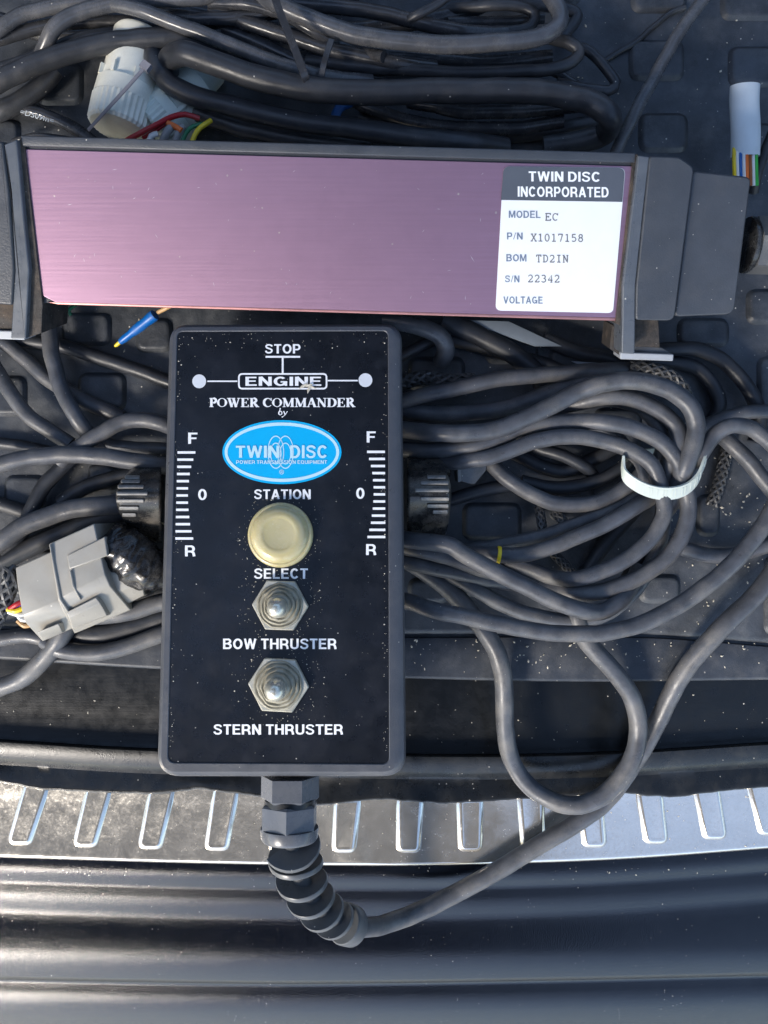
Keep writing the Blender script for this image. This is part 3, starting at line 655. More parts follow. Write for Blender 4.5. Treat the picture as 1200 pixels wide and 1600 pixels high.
# cumulative length
cum = [0]
for a, b in zip(axis, axis[1:]): cum.append(cum[-1] + (b - a).length)
Lt = cum[-1]
def axp(s_):
    s_ = max(0, min(Lt - 1e-3, s_))
    for i in range(len(cum) - 1):
        if cum[i + 1] >= s_:
            t = (s_ - cum[i]) / (cum[i + 1] - cum[i]); return axis[i].lerp(axis[i + 1], t), (axis[min(i + 2, len(axis) - 1)] - axis[max(i - 1, 0)]).normalized()
    return axis[-1], (axis[-1] - axis[-2]).normalized()
build('sleeve_core', *tube(axis, 12, 16), M['sleeve'], gl, angle=70)
rings = []; turns = 5.8; NS = int(turns * 32); s0, s1 = 14, Lt - 34
for i in range(NS + 1):
    t = i / NS; s_ = s0 + (s1 - s0) * t; p, d = axp(s_); up = Vector((0, 0, 1)); sx = d.cross(up).normalized(); uu = sx.cross(d).normalized()
    a = 2 * math.pi * turns * t + 0.6; dr = sx * math.cos(a) + uu * math.sin(a); ro2 = 38.5 - 12 * t; th = 4.2 - t * 0.4
    rings.append([p + dr * 11 - d * th * .5, p + dr * ro2 - d * th * .9, p + dr * (ro2 + .6) - d * th * .6, p + dr * (ro2 + .6) + d * th * .6, p + dr * ro2 + d * th * .9, p + dr * 11 + d * th * .5])
build('spiral_fin', *rings_mesh(rings), M['sleeve'], gl, angle=50)
pe, de = axp(Lt - 20)
build('sleeve_end', *lathe(pe, de, [(15, -12), (27, -12), (29, -9), (28.5, 10), (26, 13), (15, 14)], 30), M['sleeve'], gl, angle=40)

# ------------------------------------------------------------------ ELECTRONIC CONTROL UNIT
EP = Plane((38, 232, 222), (990, 258, 222), (514, 490, 150))
ecu = thing('control_unit', EP.hit(520, 370, -100), 'long pink anodised control unit with black end caps and a white label', 'control unit')
build('case', *prism(EP, rpoly([(34, 214), (992, 241), (966, 500), (66, 474)], 3, 2), -3, -95, 2, wref=0), M['ecu_black'], ecu)
pf = [(37, 233), (989, 259.5), (962, 502.5), (70, 476.5)]
build('metal_face', *prism(EP, rpoly([(37, 233), (989, 259.5), (962, 501), (88, 473), (66, 462)], [2, 2, 4, 8, 10], 4), 0, -5, 1.2, 3), M['anod'], ecu, angle=30)
build('lower_edge', *prism(EP, [(74, 472), (963, 496), (962, 501.5), (90, 476)], 0.7, -5, 1.5, 3, wref=0), M['anod_edge'], ecu)
nk = MB()
for _ in range(46):
    x, y = random.uniform(90, 770), random.uniform(262, 468); a_ = random.gauss(.3, .9); l_ = random.uniform(1, 7) * (2.2 if random.random() < .12 else 1); p = EP.hit(x, y, .12); d_ = EP.u * math.cos(a_) + EP.v * math.sin(a_); e_ = d_.cross(EP.n)
    nk.add(([p - d_ * l_ / 2, p + e_ * .35, p + d_ * l_ / 2, p - e_ * .35], [(0, 1, 2, 3)]))
face_ = [o_ for o_ in ecu.children if o_.name.startswith('metal_face')][0]
nk_o = nk.build('scratches', M['nick'], face_, smooth=False); nk_o['kind'] = 'stuff'
# upper rail
build('top_rail', *prism(EP, [(34, 212), (992, 239), (991, 255), (37, 229)], 5, -30, 2.5, wref=0), M['ecu_black'], ecu)
# label
lq = [(786.5, 260), (977, 262), (957.5, 489), (774, 485)]
lab = build('label_sticker', *prism(EP, rpoly(lq, [11, 11, 9, 9], 6), 1.2, 0.05, 0, wref=0), M['label'], ecu)
hq = rpoly([(786.7, 260.2), (976.8, 262.2), (972.3, 315.5), (782.8, 312.5)], [11, 11, 0, 0], 6)
poly_on(EP, 'label_header', hq, 'label_head', lab, 1.5)
for s_, x0, y0, x1, y1, m_ in (('TWIN DISC', 826, 267, 937, 284, 'ink'), ('INCORPORATED', 809, 290.5, 951, 308, 'ink')):
    text(EP, s_, x0, y0, x1, y1, m_, lab, 1.9, 0.028, rot=0.008)
for s_, x0, y0, x1, y1 in (('MODEL', 795, 329, 844.5, 340.5), ('P/N', 792, 363, 816.5, 374.5), ('BOM', 791, 397, 822.5, 408.5), ('S/N', 789, 430, 811.5, 441.5), ('VOLTAGE', 786.5, 463, 848, 474.5)):
    text(EP, s_, x0, y0, x1, y1, 'label_ink', lab, 1.6, 0.02, rot=0.006, thin=.85)
for s_, x0, y0, x1, y1 in (('EC', 852, 333, 872, 345), ('X1017158', 829, 365, 911, 377.5), ('TD2IN', 837.5, 398, 888, 410), ('22342', 825, 429, 874, 441.5)):
    text(EP, '', x0, y0, x1, y1, 'type_ink', lab, 1.6, rot=0.01, data=typed(s_))
# right end
build('gasket', *prism(EP, [(989, 241), (996, 241), (968, 508), (961, 505)], 4, -92, 1, wref=0), M['gasket'], ecu)
build('end_bracket', *prism(EP, rpoly([(995, 243), (1013, 245), (1003, 330), (991, 446), (990, 552), (969, 551), (971, 446), (983, 345)], 2, 2), 12, -84, 2.5, wref=5), M['ecu_strip'], ecu)
build('end_cap', *prism(EP, rpoly([(1012, 244), (1058, 246), (1081, 262), (1050.5, 500), (990, 499), (991, 446)], [6, 14, 14, 14, 6, 6], 5), 14, -84, 3, 4, wref=5), M['ecu_black'], ecu, angle=30)
build('end_cover', *prism(EP, rpoly([(1080, 267), (1173, 277), (1146, 491), (1052, 495)], [8, 10, 18, 8], 6), 3, -84, 3.5, 4, wref=0), M['ecu_black'], ecu, angle=30)
build('mounting_web', *prism(EP, [(991, 498), (1032, 500), (1034, 545), (991, 543)], -28, -88, 2, wref=-20), M['gasket'], ecu)
build('mounting_foot', *prism(EP, [(991, 540), (1034, 543), (1050, 553), (990, 552)], -30, -60, 1, wref=-30), M['steel_dark'], ecu)
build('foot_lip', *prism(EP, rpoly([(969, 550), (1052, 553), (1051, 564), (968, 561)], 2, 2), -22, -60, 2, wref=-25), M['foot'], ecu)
build('foot_side', *prism(EP, [(957, 508), (969, 508), (969, 556), (953, 545)], -30, -80, 1, wref=-30), M['gasket'], ecu)
# left end
build('gasket', *prism(EP, [(32, 214), (38, 216), (68, 476), (66, 520), (42, 528), (44, 420)], 3, -92, 1, wref=0), M['gasket'], ecu)
build('end_bracket', *prism(EP, rpoly([(10, 226), (30, 218), (40, 330), (49, 420), (44, 528), (20, 528), (27, 420), (20, 300)], 2, 2), 12, -84, 2.5, wref=5), M['ecu_strip'], ecu)
build('end_cap', *prism(EP, rpoly([(-55, 222), (9, 222), (19, 300), (27, 420), (24, 476), (-28, 472)], [6, 3, 2, 2, 5, 6], 4), 14, -84, 4, wref=5), M['ecu_black'], ecu, angle=30)
build('end_cover', *prism(EP, rpoly([(-150, 232), (-56, 236), (-30, 470), (-110, 466)], 6, 4), 3, -84, 5, wref=0), M['ecu_black'], ecu, angle=30)
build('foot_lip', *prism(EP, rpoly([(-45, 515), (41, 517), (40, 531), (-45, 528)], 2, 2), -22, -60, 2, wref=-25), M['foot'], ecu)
build('mounting_web', *prism(EP, [(-20, 474), (22, 476), (21, 516), (-20, 516)], -28, -88, 2, wref=-20), M['gasket'], ecu)
# hex gland at the right end of the unit
hg = EP.hit(1160, 383, -45)
gld = thing('unit_gland', hg, None, None); gld.parent = ecu; gld.location = gld.location - ecu.location
build('o_ring', *lathe(hg, EP.u, [(30, 2), (37, 4), (38, 8), (36, 12), (30, 14)], 32), M['tape'], gld, angle=60)
build('hex_body', *rings_mesh([[hg + EP.u * y + EP.v * (math.cos(R(60 * k + 8)) * r) + EP.n * (math.sin(R(60 * k + 8)) * r) for k in range(6)] for r, y in ((33, 10), (39, 13), (39, 60), (36, 63))]), M['hex'], gld, angle=20)

# ------------------------------------------------------------------ GREY CABLES, right coil
GR = 'grey cables coiled right of the control box'
def gc(pts, r, lab, z=None, m='grey_cable', g=GR, name='grey_cable', **k): return cable(name, pts, r, m, lab, g, z, **k)
gc([(612, 634, 40), (660, 619, 55), (695, 610), (770, 594), (840, 586), (920, 580, 50), (975, 578, 40), (1010, 590, 25)], 12.5, 'uppermost grey cable leaving the right side of the control box, dipping under the mounting foot', 62)
gc([(610, 640, 30), (660, 645, 40), (720, 646), (780, 640), (830, 624), (880, 605), (935, 596, 50), (960, 600, 40)], 13, 'second grey cable down at the box, its end hidden beneath the big arch', 45)
gc([(610, 668, 40), (650, 674, 60), (695, 677), (757, 675), (807, 660), (857, 636), (900, 614), (950, 599, 104), (1000, 596, 110), (1048, 609, 112), (1078, 634, 112), (1089, 664, 108), (1085, 695, 104), (1072, 728, 96), (1058, 760, 78), (1048, 785, 62), (1038, 800, 45)], 14, 'thick grey cable forming the outermost top arch of the coil', 88)
gc([(610, 700, 35), (650, 703, 50), (690, 703, 62), (745, 698), (780, 685), (812, 669), (850, 661), (900, 658), (950, 661, 90), (1000, 673, 92), (1036, 694, 92), (1059, 722, 90), (1066, 750, 88), (1075, 782, 82), (1074, 812, 80), (1062, 845, 78), (1036, 878), (990, 906), (940, 925), (900, 929), (862, 918, 52), (820, 904, 36), (770, 884, 24)], 13, 'grey cable arching through the white tie and down round the lower right of the coil', 75)
gc([(680, 712, 40), (705, 722, 58), (728, 721, 74), (770, 713), (807, 699), (845, 687), (900, 684), (950, 691), (990, 706, 92), (1018, 726, 92), (1030, 750, 90), (1036, 775, 88), (1037, 803, 86), (1016, 842), (977, 875), (937, 895), (900, 905), (862, 902, 60), (830, 890, 44), (790, 878, 30)], 12.5, 'grey cable from the dark bracket curving through the left part of the white tie', 84)
gc([(752, 710, 40), (772, 730, 50), (795, 752), (832, 774), (870, 788), (915, 788), (955, 775), (990, 752, 58), (1015, 728, 58)], 12, 'grey cable swooping down from the bracket and up into the white tie', 56)
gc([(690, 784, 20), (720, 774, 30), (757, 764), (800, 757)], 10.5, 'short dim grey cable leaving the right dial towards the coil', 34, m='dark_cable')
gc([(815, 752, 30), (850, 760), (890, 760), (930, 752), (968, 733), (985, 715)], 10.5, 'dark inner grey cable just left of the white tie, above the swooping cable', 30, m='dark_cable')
gc([(830, 660, 40), (870, 638, 52), (905, 628, 66), (945, 620), (987, 623), (1030, 642), (1057, 668), (1060, 695, 88), (1048, 725, 80), (1040, 750, 70)], 13, 'second grey arch nested inside the outermost top arch of the coil', 84)
gc([(900, 630, 40), (950, 622, 50), (995, 634), (1022, 655), (1036, 680), (1036, 705), (1028, 722, 50)], 11.5, 'short grey arch innermost of the nested arches at the coil top', 62)
gc([(900, 660, 40), (950, 672, 50), (978, 700, 60), (1000, 718, 66), (1008, 740, 66), (1000, 765, 60)], 11.5, 'stub of grey cable pressed against the left end of the white tie', 60)
gc([(1050, 790, 50), (1078, 740, 70), (1097, 708), (1116, 682), (1140, 667, 96), (1168, 668), (1195, 685), (1230, 720)], 12.5, 'grey cable leaving the white tie and arching off the right edge', 88)
gc([(1118, 672, 40), (1145, 695), (1170, 718), (1190, 745), (1222, 785)], 12.5, 'grey cable running down right beneath the arching cable to the edge', 52)
gc([(1090, 672, 30), (1130, 654), (1162, 645), (1200, 642), (1240, 645)], 11, 'flat lying grey cable end crossing the right edge above the arching cable', 40)
gc([(990, 552, 20), (1040, 547), (1087, 546), (1125, 561), (1155, 589), (1178, 622), (1188, 655, 15), (1180, 690, 15)], 11.5, 'dark grey cable bending round the mounting foot towards the right edge', 24, m='dark_cable')
gc([(1000, 568, 12), (1050, 566), (1087, 575), (1113, 600), (1124, 632), (1112, 660)], 11, 'dark grey cable nested inside the bend beside the mounting foot', 14, m='dark_cable')
gc([(1015, 780, 60), (985, 798, 72), (940, 822), (900, 838), (870, 851), (820, 865), (782, 868), (745, 866, 55), (712, 864, 40), (670, 850, 30)], 12.5, 'grey cable with a yellow ring mark running below the dark pocket', 78)
gc([(1005, 765, 50), (980, 782), (945, 800), (900, 817), (860, 832), (820, 843), (780, 852, 44), (745, 858, 36), (710, 862, 24)], 10.5, 'thinner grey cable just above the one with the yellow ring mark', 52)
gc([(612, 838, 60), (650, 845, 92), (697, 850), (735, 872), (785, 900), (835, 924), (872, 941), (908, 953), (940, 955, 90), (968, 938, 80), (985, 915, 60), (1000, 885, 50)], 13.5, 'grey cable crossing diagonally down right over the lower coil from the right dial', 108)
gc([(612, 852, 40), (650, 858), (695, 870), (735, 885), (770, 898, 55)], 11.5, 'grey cable just under the start of the diagonal one', 68)
gc([(612, 874, 40), (650, 881), (700, 892), (750, 902), (810, 912, 40), (850, 918, 30)], 12.5, 'bluish grey cable second under the start of the diagonal one', 52)
gc([(612, 934, 50), (645, 943, 80), (690, 957), (735, 966), (795, 980), (857, 990), (920, 991), (968, 984), (1014, 969), (1064, 944), (1112, 910), (1150, 875), (1180, 838), (1202, 805), (1225, 760)], 13.5, 'long grey cable sweeping beneath the whole coil and up to the right edge', 100)
gc([(640, 878, 10), (668, 896, 18), (697, 918, 26), (722, 942, 34), (750, 976, 40), (771, 1008, 40), (783, 1045, 38), (788, 1090, 25), (790, 1143, 5), (801, 1190, -14), (827, 1228, -20), (866, 1252, -12), (905, 1257, -4), (950, 1236, 0), (984, 1192, 6), (997, 1143, 10), (989, 1096, 20), (965, 1058, 32), (935, 1022, 40), (915, 998, 44), (903, 965, 50), (900, 935, 45)], 14.5, 'grey cable hanging in one long loop over the boot sill and the steel plate', 30)
gc([(690, 890, 20), (730, 911), (770, 936), (810, 955), (857, 966), (900, 969), (945, 960), (985, 930), (1010, 895), (1030, 850), (1040, 800, 20)], 12, 'grey cable low in the coil bulging out between diagonal and long sweeping cables', 46)
gc([(1000, 900, 25), (960, 935, 28), (1010, 905, 25), (1032, 870, 25)], 9, 'short shaded grey cable deep inside the lower right of the coil', 26, m='dark_cable') if False else None
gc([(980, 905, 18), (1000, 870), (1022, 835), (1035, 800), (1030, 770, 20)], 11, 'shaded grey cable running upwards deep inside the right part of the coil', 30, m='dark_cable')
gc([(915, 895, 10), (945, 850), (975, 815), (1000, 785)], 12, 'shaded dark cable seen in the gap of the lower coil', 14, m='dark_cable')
gc([(1040, 845, 20), (1070, 858), (1112, 867), (1150, 866), (1200, 852), (1240, 838)], 12, 'grey cable passing to the right edge under the long sweeping cable', 26)
gc([(536, 1443, 80), (556, 1448, 56), (578, 1448, 26), (606, 1443, -8), (648, 1428, -36), (700, 1401, -50), (762, 1369, -48), (846, 1319, -45), (900, 1286, -45), (950, 1247, -46), (995, 1187, -38), (1033, 1117, -15), (1072, 1045, 20), (1125, 985, 45), (1175, 934, 45), (1215, 885, 40)], 14.2, 'grey lead from the spiral strain relief rising to the right edge', -30, g=None)
# dim ones beneath the unit
gc([(600, 500, 60), (650, 508, 70), (685, 522, 66), (697, 545, 50), (690, 565, 25)], 14, 'bluish grey cable curling down between the pink unit and the top of the box', 60)
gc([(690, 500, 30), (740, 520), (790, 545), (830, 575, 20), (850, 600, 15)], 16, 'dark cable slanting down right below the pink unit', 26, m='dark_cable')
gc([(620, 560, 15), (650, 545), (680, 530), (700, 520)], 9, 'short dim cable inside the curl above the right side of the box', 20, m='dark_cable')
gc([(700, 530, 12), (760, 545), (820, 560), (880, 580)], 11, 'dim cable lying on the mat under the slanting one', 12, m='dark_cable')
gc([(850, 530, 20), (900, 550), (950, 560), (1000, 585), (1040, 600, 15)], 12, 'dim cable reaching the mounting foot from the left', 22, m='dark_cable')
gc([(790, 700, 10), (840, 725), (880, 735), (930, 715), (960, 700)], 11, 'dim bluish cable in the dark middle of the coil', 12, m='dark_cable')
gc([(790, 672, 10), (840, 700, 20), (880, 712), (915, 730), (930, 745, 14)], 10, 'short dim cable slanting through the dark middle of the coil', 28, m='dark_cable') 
# yellow ring mark
p0, p1 = W(779, 866, 78), W(777, 866, 78)
tag(build('ring_mark', *lathe(W(779, 867, 78), Vector((1, -0.12, 0)), [(12.6, -2.6), (13, -2), (13, 2), (12.6, 2.6)], 24), M['yellow']), 'small yellow ring clipped round a grey cable', 'cable marker')

# ------------------------------------------------------------------ GREY CABLES, left of the box
GL = 'grey cables tangled left of the control box'
def gl_(pts, r, lab, z=None, m='grey_cable'): return cable('grey_cable', pts, r, m, lab, GL, z)
gl_([(72, 470, 40), (76, 510, 44), (80, 555), (94, 605), (118, 650), (148, 690, 30), (165, 705, 20)], 12.5, 'grey cable dropping almost straight down from the left foot of the pink unit', 46)
gl_([(-30, 512, 20), (5, 535), (38, 562), (84, 598), (140, 630), (190, 652, 16)], 12, 'grey cable slanting down right behind the vertical one', 22)
gl_([(-25, 545, 30), (5, 595), (38, 643), (70, 668), (110, 694, 30)], 12, 'grey cable curving down from the left edge below the slanting one', 36)
gl_([(10, 530, 8), (60, 535), (105, 542), (145, 555), (200, 573), (262, 596), (285, 605)], 11, 'dark grey cable running right below the blue crimp', 14, m='dark_cable')
gl_([(95, 722, 40), (118, 702, 52), (148, 682), (185, 662), (222, 656), (262, 666), (290, 680, 40)], 12.5, 'grey cable arching into the upper left side of the box', 58)
gl_([(150, 686, 20), (195, 698), (255, 701), (285, 702)], 9.5, 'thin grey cable under the arching one, meeting the box level', 28)
gl_([(-30, 736, 58), (0, 726), (58, 714), (117, 711), (187, 717), (250, 726, 60), (285, 735, 40)], 13.5, 'grey cable crossing from the left edge to the box above the left dial', 64)
gl_([(115, 712, 30), (95, 732), (70, 757), (48, 800), (30, 838), (5, 865)], 12, 'grey cable going down left beneath the crossing one', 26, m='dark_cable')
gl_([(-30, 866, 40), (0, 846), (38, 820), (95, 799), (150, 791), (200, 788, 50), (250, 790, 30)], 15, 'thick bluish grey cable reaching the left dial from the left edge', 52)
gl_([(-30, 782, 10), (0, 788), (40, 800), (70, 815)], 11, 'dim grey cable at the left edge under the crossing one', 14, m='dark_cable')
gl_([(95, 785, 18), (125, 765), (160, 752), (205, 742), (250, 735)], 12, 'dim grey cable rising into the left dial from below the crossing one', 20, m='dark_cable')
gl_([(-30, 890, 22), (0, 878), (70, 845), (140, 815), (190, 802), (240, 800)], 15, 'dark thick cable lying just under the bluish one beside the grey plug', 24, m='dark_cable')
gl_([(-30, 1088, -10), (0, 1074, 0), (35, 1060, 12), (70, 1028, 26), (95, 995, 40), (110, 965, 40), (125, 930, 30)], 14.5, 'grey cable emerging from under the grey plug to the lower left edge', 20)
gl_([(70, 1000, 30), (90, 1013, 34), (140, 1020), (190, 1013), (247, 992), (285, 975)], 13, 'grey cable bowing between the grey plug and the box, lowest of the left tangle', 32)
gl_([(100, 985, 10), (160, 990), (210, 978), (262, 962)], 19, 'thick dark cable between the grey plug and the lowest cable', 14, m='dark_cable')
gl_([(150, 962, 40), (200, 956), (250, 942), (290, 930)], 14, 'grey cable coming out right of the grey plug towards the box', 42)
gl_([(-30, 1000, 14), (0, 997), (45, 992), (90, 1005), (110, 1012)], 12, 'pale grey cable below the plug at the left edge', 16)
gl_([(-30, 690, 8), (20, 695), (60, 702), (110, 712)], 9, 'thin dim cable just above the crossing one at the left edge', 8, m='dark_cable')

# ------------------------------------------------------------------ BLACK CABLES, top bundle
GT = 'black cables heaped above the pink unit'
def bc(pts, r, lab, z=None, m='black_gloss', flat=1.0): return cable('black_cable', pts, r, m, lab, GT, z, flat)
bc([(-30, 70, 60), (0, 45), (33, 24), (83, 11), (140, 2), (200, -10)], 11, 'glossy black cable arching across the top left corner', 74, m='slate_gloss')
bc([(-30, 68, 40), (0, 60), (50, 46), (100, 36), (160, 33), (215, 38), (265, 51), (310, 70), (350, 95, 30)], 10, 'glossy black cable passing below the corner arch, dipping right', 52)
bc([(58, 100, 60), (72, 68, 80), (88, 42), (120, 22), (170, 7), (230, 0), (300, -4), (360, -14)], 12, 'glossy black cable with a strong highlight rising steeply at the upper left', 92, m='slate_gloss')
bc([(-40, 145, 70), (0, 127), (67, 96), (133, 75), (200, 63), (262, 60), (320, 68, 70), (370, 85, 60)], 16, 'thick matte black cable sloping up from the left edge', 84, m='black_matte')
bc([(-40, 112, 50), (10, 105), (60, 85), (120, 62), (170, 52), (220, 48)], 9, 'thin matte cable tucked along the thick sloping one', 60, m='black_matte')
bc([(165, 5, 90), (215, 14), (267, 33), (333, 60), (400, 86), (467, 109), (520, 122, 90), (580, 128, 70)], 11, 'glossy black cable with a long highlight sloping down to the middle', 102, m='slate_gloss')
bc([(262, 110, 70), (266, 92, 90), (290, 84), (333, 96), (400, 120), (467, 136), (533, 143), (600, 144), (700, 142), (800, 141), (870, 148), (925, 162), (953, 184), (945, 207, 60), (905, 222, 45), (850, 232, 36)], 18.5, 'thickest black cable stretching along the bundle and hooking back at its right end', 116, m='black_matte')
bc([(238, 80, 70), (243, 102), (262, 128), (300, 148), (350, 163), (400, 176), (500, 194), (600, 208), (700, 221), (790, 230, 50)], 15.5, 'matte black cable curving under the thickest one, its left end turned up', 84, m='black_matte')
bc([(255, 150, 30), (300, 172), (367, 196), (430, 211), (500, 222), (580, 232)], 14, 'matte black cable lowest of the bundle along the pink unit', 46, m='black_matte')
bc([(-40, 190, 10), (0, 174), (33, 158), (66, 132), (85, 110)], 15, 'matte black cable bulging up from the left edge below the sloping one', 30, m='black_matte')
cb = bc([(5, 168, 8), (40, 172), (75, 182), (112, 199), (150, 226), (175, 250)], 9.5, 'slim black cable printed with white characters above the left of the pink unit', 24)
bc([(20, 222, 25), (45, 214), (70, 212), (110, 218), (150, 225)], 4, 'thin black wire running along the top left of the pink unit', 30)
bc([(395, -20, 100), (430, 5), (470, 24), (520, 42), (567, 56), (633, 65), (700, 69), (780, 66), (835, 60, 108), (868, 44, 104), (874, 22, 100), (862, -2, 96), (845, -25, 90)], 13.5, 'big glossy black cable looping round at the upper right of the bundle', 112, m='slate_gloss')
bc([(380, -8, 80), (440, 2), (520, 10), (600, 22), (683, 42), (735, 52), (790, 52, 70)], 11, 'glossy black cable just above the big looping one', 84)
bc([(640, 30, 90), (655, 20), (680, 8), (705, -10)], 7, 'short matte cable crossing upwards at the middle top edge', 100, m='black_matte')
bc([(330, 15, 70), (400, 41), (467, 62), (533, 82), (617, 99), (680, 108, 60)], 12, 'glossy black cable running down right under the big looping one', 80)
bc([(350, 45, 60), (400, 66), (467, 94), (533, 113), (600, 122, 50)], 10, 'narrow glossy cable below that, ending behind the thickest one', 64)
bc([(480, 96, 70), (550, 103), (620, 108), (700, 113), (800, 113), (862, 108), (897, 96), (905, 82), (888, 68), (850, 58, 50)], 9.5, 'flattened black cable with a tight hairpin turn at the right of the bundle', 76, m='black_matte')
bc([(545, 155, 30), (590, 175), (633, 189), (700, 199), (800, 200), (880, 190)], 10, 'glossy black cable seen under the thickest one near the pink unit', 40)
bc([(640, 158, 40), (690, 168), (733, 177), (800, 175), (860, 170), (910, 165)], 10, 'wavy glossy black cable directly under the thickest one', 54)
bc([(700, 34, 50), (750, 32), (800, 33), (850, 30)], 8, 'dim black cable inside the big right loop', 50)
bc([(700, 14, 40), (760, 8), (810, 10), (836, 22), (830, 40), (800, 48), (760, 50)], 8, 'matte black cable turning back inside the big right loop', 70, m='black_matte')
bc([(895, 70, 36), (920, 80), (945, 105), (962, 130), (950, 142), (910, 138), (870, 130)], 8, 'flattened black loop poking out right of the hairpin', 44, m='black_matte')
bc([(860, 110, 30), (880, 120), (905, 135), (930, 148)], 7, 'short black cable inside the poking loop', 28)
bc([(770, 0, 20), (830, 5), (900, 20), (880, 60)], 9, 'dim black cable lying on the mat behind the big right loop', 20, m='black_matte')
bc([(0, 30, 20), (100, 60), (250, 45), (420, 20), (560, -10)], 11, 'dim black cable deep under the top left heap', 24)
bc([(420, 110, 30), (520, 80), (640, 90), (760, 100), (860, 90)], 12, 'dim black cable deep under the middle of the heap', 30)
bc([(300, 20, 30), (450, 50), (600, 40), (720, 20), (800, -10)], 12, 'dim black cable deep under the heap at the top edge', 36)
bc([(330, 5, 80), (380, 5), (440, 22), (490, 50), (540, 75, 70), (600, 88)], 9, 'glossy cable threading between the big looping one and its neighbour below', 96)
bc([(250, 20, 60), (330, 30), (400, 22), (450, 0), (480, -20)], 10, 'glossy cable crossing up right under the tall black strap', 80)
bc([(560, 185, 14), (650, 215, 14), (760, 212), (860, 205), (930, 190)], 12, 'dim matte cable on the mat beneath the hooked end of the thickest one', 16, m='black_matte')
cable('black_cable', [(1112, -20, 60), (1095, 4), (1067, 44), (1045, 80), (1027, 110), (1008, 146), (993, 177), (978, 206, 50), (963, 238, 40), (955, 260, 35)], 10, 'slate_gloss', 'lone glossy black cable running from the top edge down to the pink unit', None, 60)
cable('black_cable', [(940, 98, 3), (965, 82), (992, 66), (1020, 42), (1048, 20), (1070, 12)], 4.2, 'black_matte', 'thin dark strand standing in for a cable shadow on the mat right of the bundle', None, 4)  # dark tube stands in for a cable's cast shadow on the mat
cable('black_cable', [(1178, 300, 40), (1183, 275, 60), (1192, 248), (1205, 215), (1215, 190)], 8, 'dark_cable', 'dark cable rising beside the cut white sleeve at the right edge', None, 66)
# printed characters on the slim cable and the matte one
def on_tube(s_, x0, y0, x1, y1, h, m_, parent, z):
    dx, dy = x1 - x0, y1 - y0; Ln = math.hypot(dx, dy); v, f = glyphs(s_, 0.0); ax_, bx_ = min(p.x for p in v), max(p.x for p in v); ay, by_ = min(p.y for p in v), max(p.y for p in v)
    out = []
    for p in v:
        u, t = (p.x - ax_) / (bx_ - ax_), (p.y - ay) / (by_ - ay) - .5
        out.append(W(x0 + dx * u + dy / Ln * t * h, y0 + dy * u - dx / Ln * t * h, z - (t * h) ** 2 * 0.05 ))
    return build('printed_lettering', out, f, M[m_], parent, smooth=False)
on_tube('=D509m=', 32, 174, 84, 189, 8, 'sleeve_white', cb, 35.0)

# ------------------------------------------------------------------ ties and straps
def strap(name, pts, wd, th, m, label, cat, group=None):
    P = catmull([W(*p) for p in pts], 5); rings = []; n = len(P)
    for i, p in enumerate(P):
        t = (P[min(i + 1, n - 1)] - P[max(i - 1, 0)]).normalized(); s = t.cross(Vector((0, 0, 1))).normalized(); u = s.cross(t).normalized()
        rings.append([p + s * a * wd / 2 + u * b * th / 2 for a, b in ((-1, -.5), (-.9, 1), (.9, 1), (1, -.5), (.9, -1), (-.9, -1))])
    return tag(build(name, *rings_mesh(rings), M[m], angle=40), label, cat, group)
strap('cable_tie', [(425, -20, 150), (434, 10, 150), (450, 50, 150), (464, 85, 147), (476, 118, 138), (480, 128, 128)], 11, 3, 'black_gloss', 'long black cable tie strap standing over the bundle at the top edge', 'cable tie')
strap('cable_tie', [(518, 62, 118), (512, 80, 122), (506, 100, 124), (502, 119, 118)], 9, 3, 'black_gloss', 'short shiny black cable tie tail in the middle of the bundle', 'cable tie')
ct = thing('cable_tie', W(180, 157, 95), 'thin grey cable tie tail crossing the cream round connector', 'cable tie')
P = catmull([W(224, 108, 122), W(200, 135, 124), (W(170, 168, 112)), W(138, 203, 80)], 5)
build('tie_tail', *tube(P, 3.0, 8, 0.5), M['tie_grey'], ct)
build('tie_head', *box(W(228, 104, 120), 13, 11, 9, Vector((.8, -.6, 0)), Vector((.6, .8, 0))), M['tie_grey'], ct, smooth=False)
# white tie ring round the coil
tie = thing('cable_tie', W(1040, 745, 60), 'milky white nylon cable tie gathering the grey coil', 'cable tie')
ringpts = [(973, 722, 100), (976, 742, 100), (993, 757, 100), (1018, 768, 100), (1045, 771, 100), (1070, 765, 100), (1088, 750, 100), (1097, 730, 96), (1102, 712, 84), (1090, 700, 40), (1050, 705, 18), (1000, 712, 18), (978, 712, 50), (973, 722, 100)]
P = catmull([W(*p) for p in ringpts], 4); rings = []; n = len(P); cen = W(1038, 735, 60)
for i, p in enumerate(P):
    t = (P[(i + 1) % (n - 1)] - P[i - 1 if i > 0 else n - 2]).normalized()
    axw = Vector((0.05, -0.85, -0.53)).normalized(); nn = t.cross(axw).normalized()
    ww = 10
    rings.append([p + axw * a * ww + nn * b * 1.8 for a, b in ((-1, -1), (-1, 1), (1, 1), (1, -1))])
build('tie_band', *rings_mesh(rings, False, False), M['tie_white'], tie, angle=40)
teeth = MB()
for i in range(6, 34):
    k = int(i * 1.0 * (n * 0.55) / 34); p = P[k]; t = (P[k + 1] - P[k - 1]).normalized(); axw = Vector((0.05, -0.85, -0.53)).normalized(); nn = t.cross(axw).normalized()
    if nn.dot(p - cen) < 0: nn = -nn
    teeth.add(box(p + nn * 1.8, 1.6, 13, 1.2, t, axw, nn))
teeth.build('tie_teeth', M['tie_white'], tie, smooth=False)

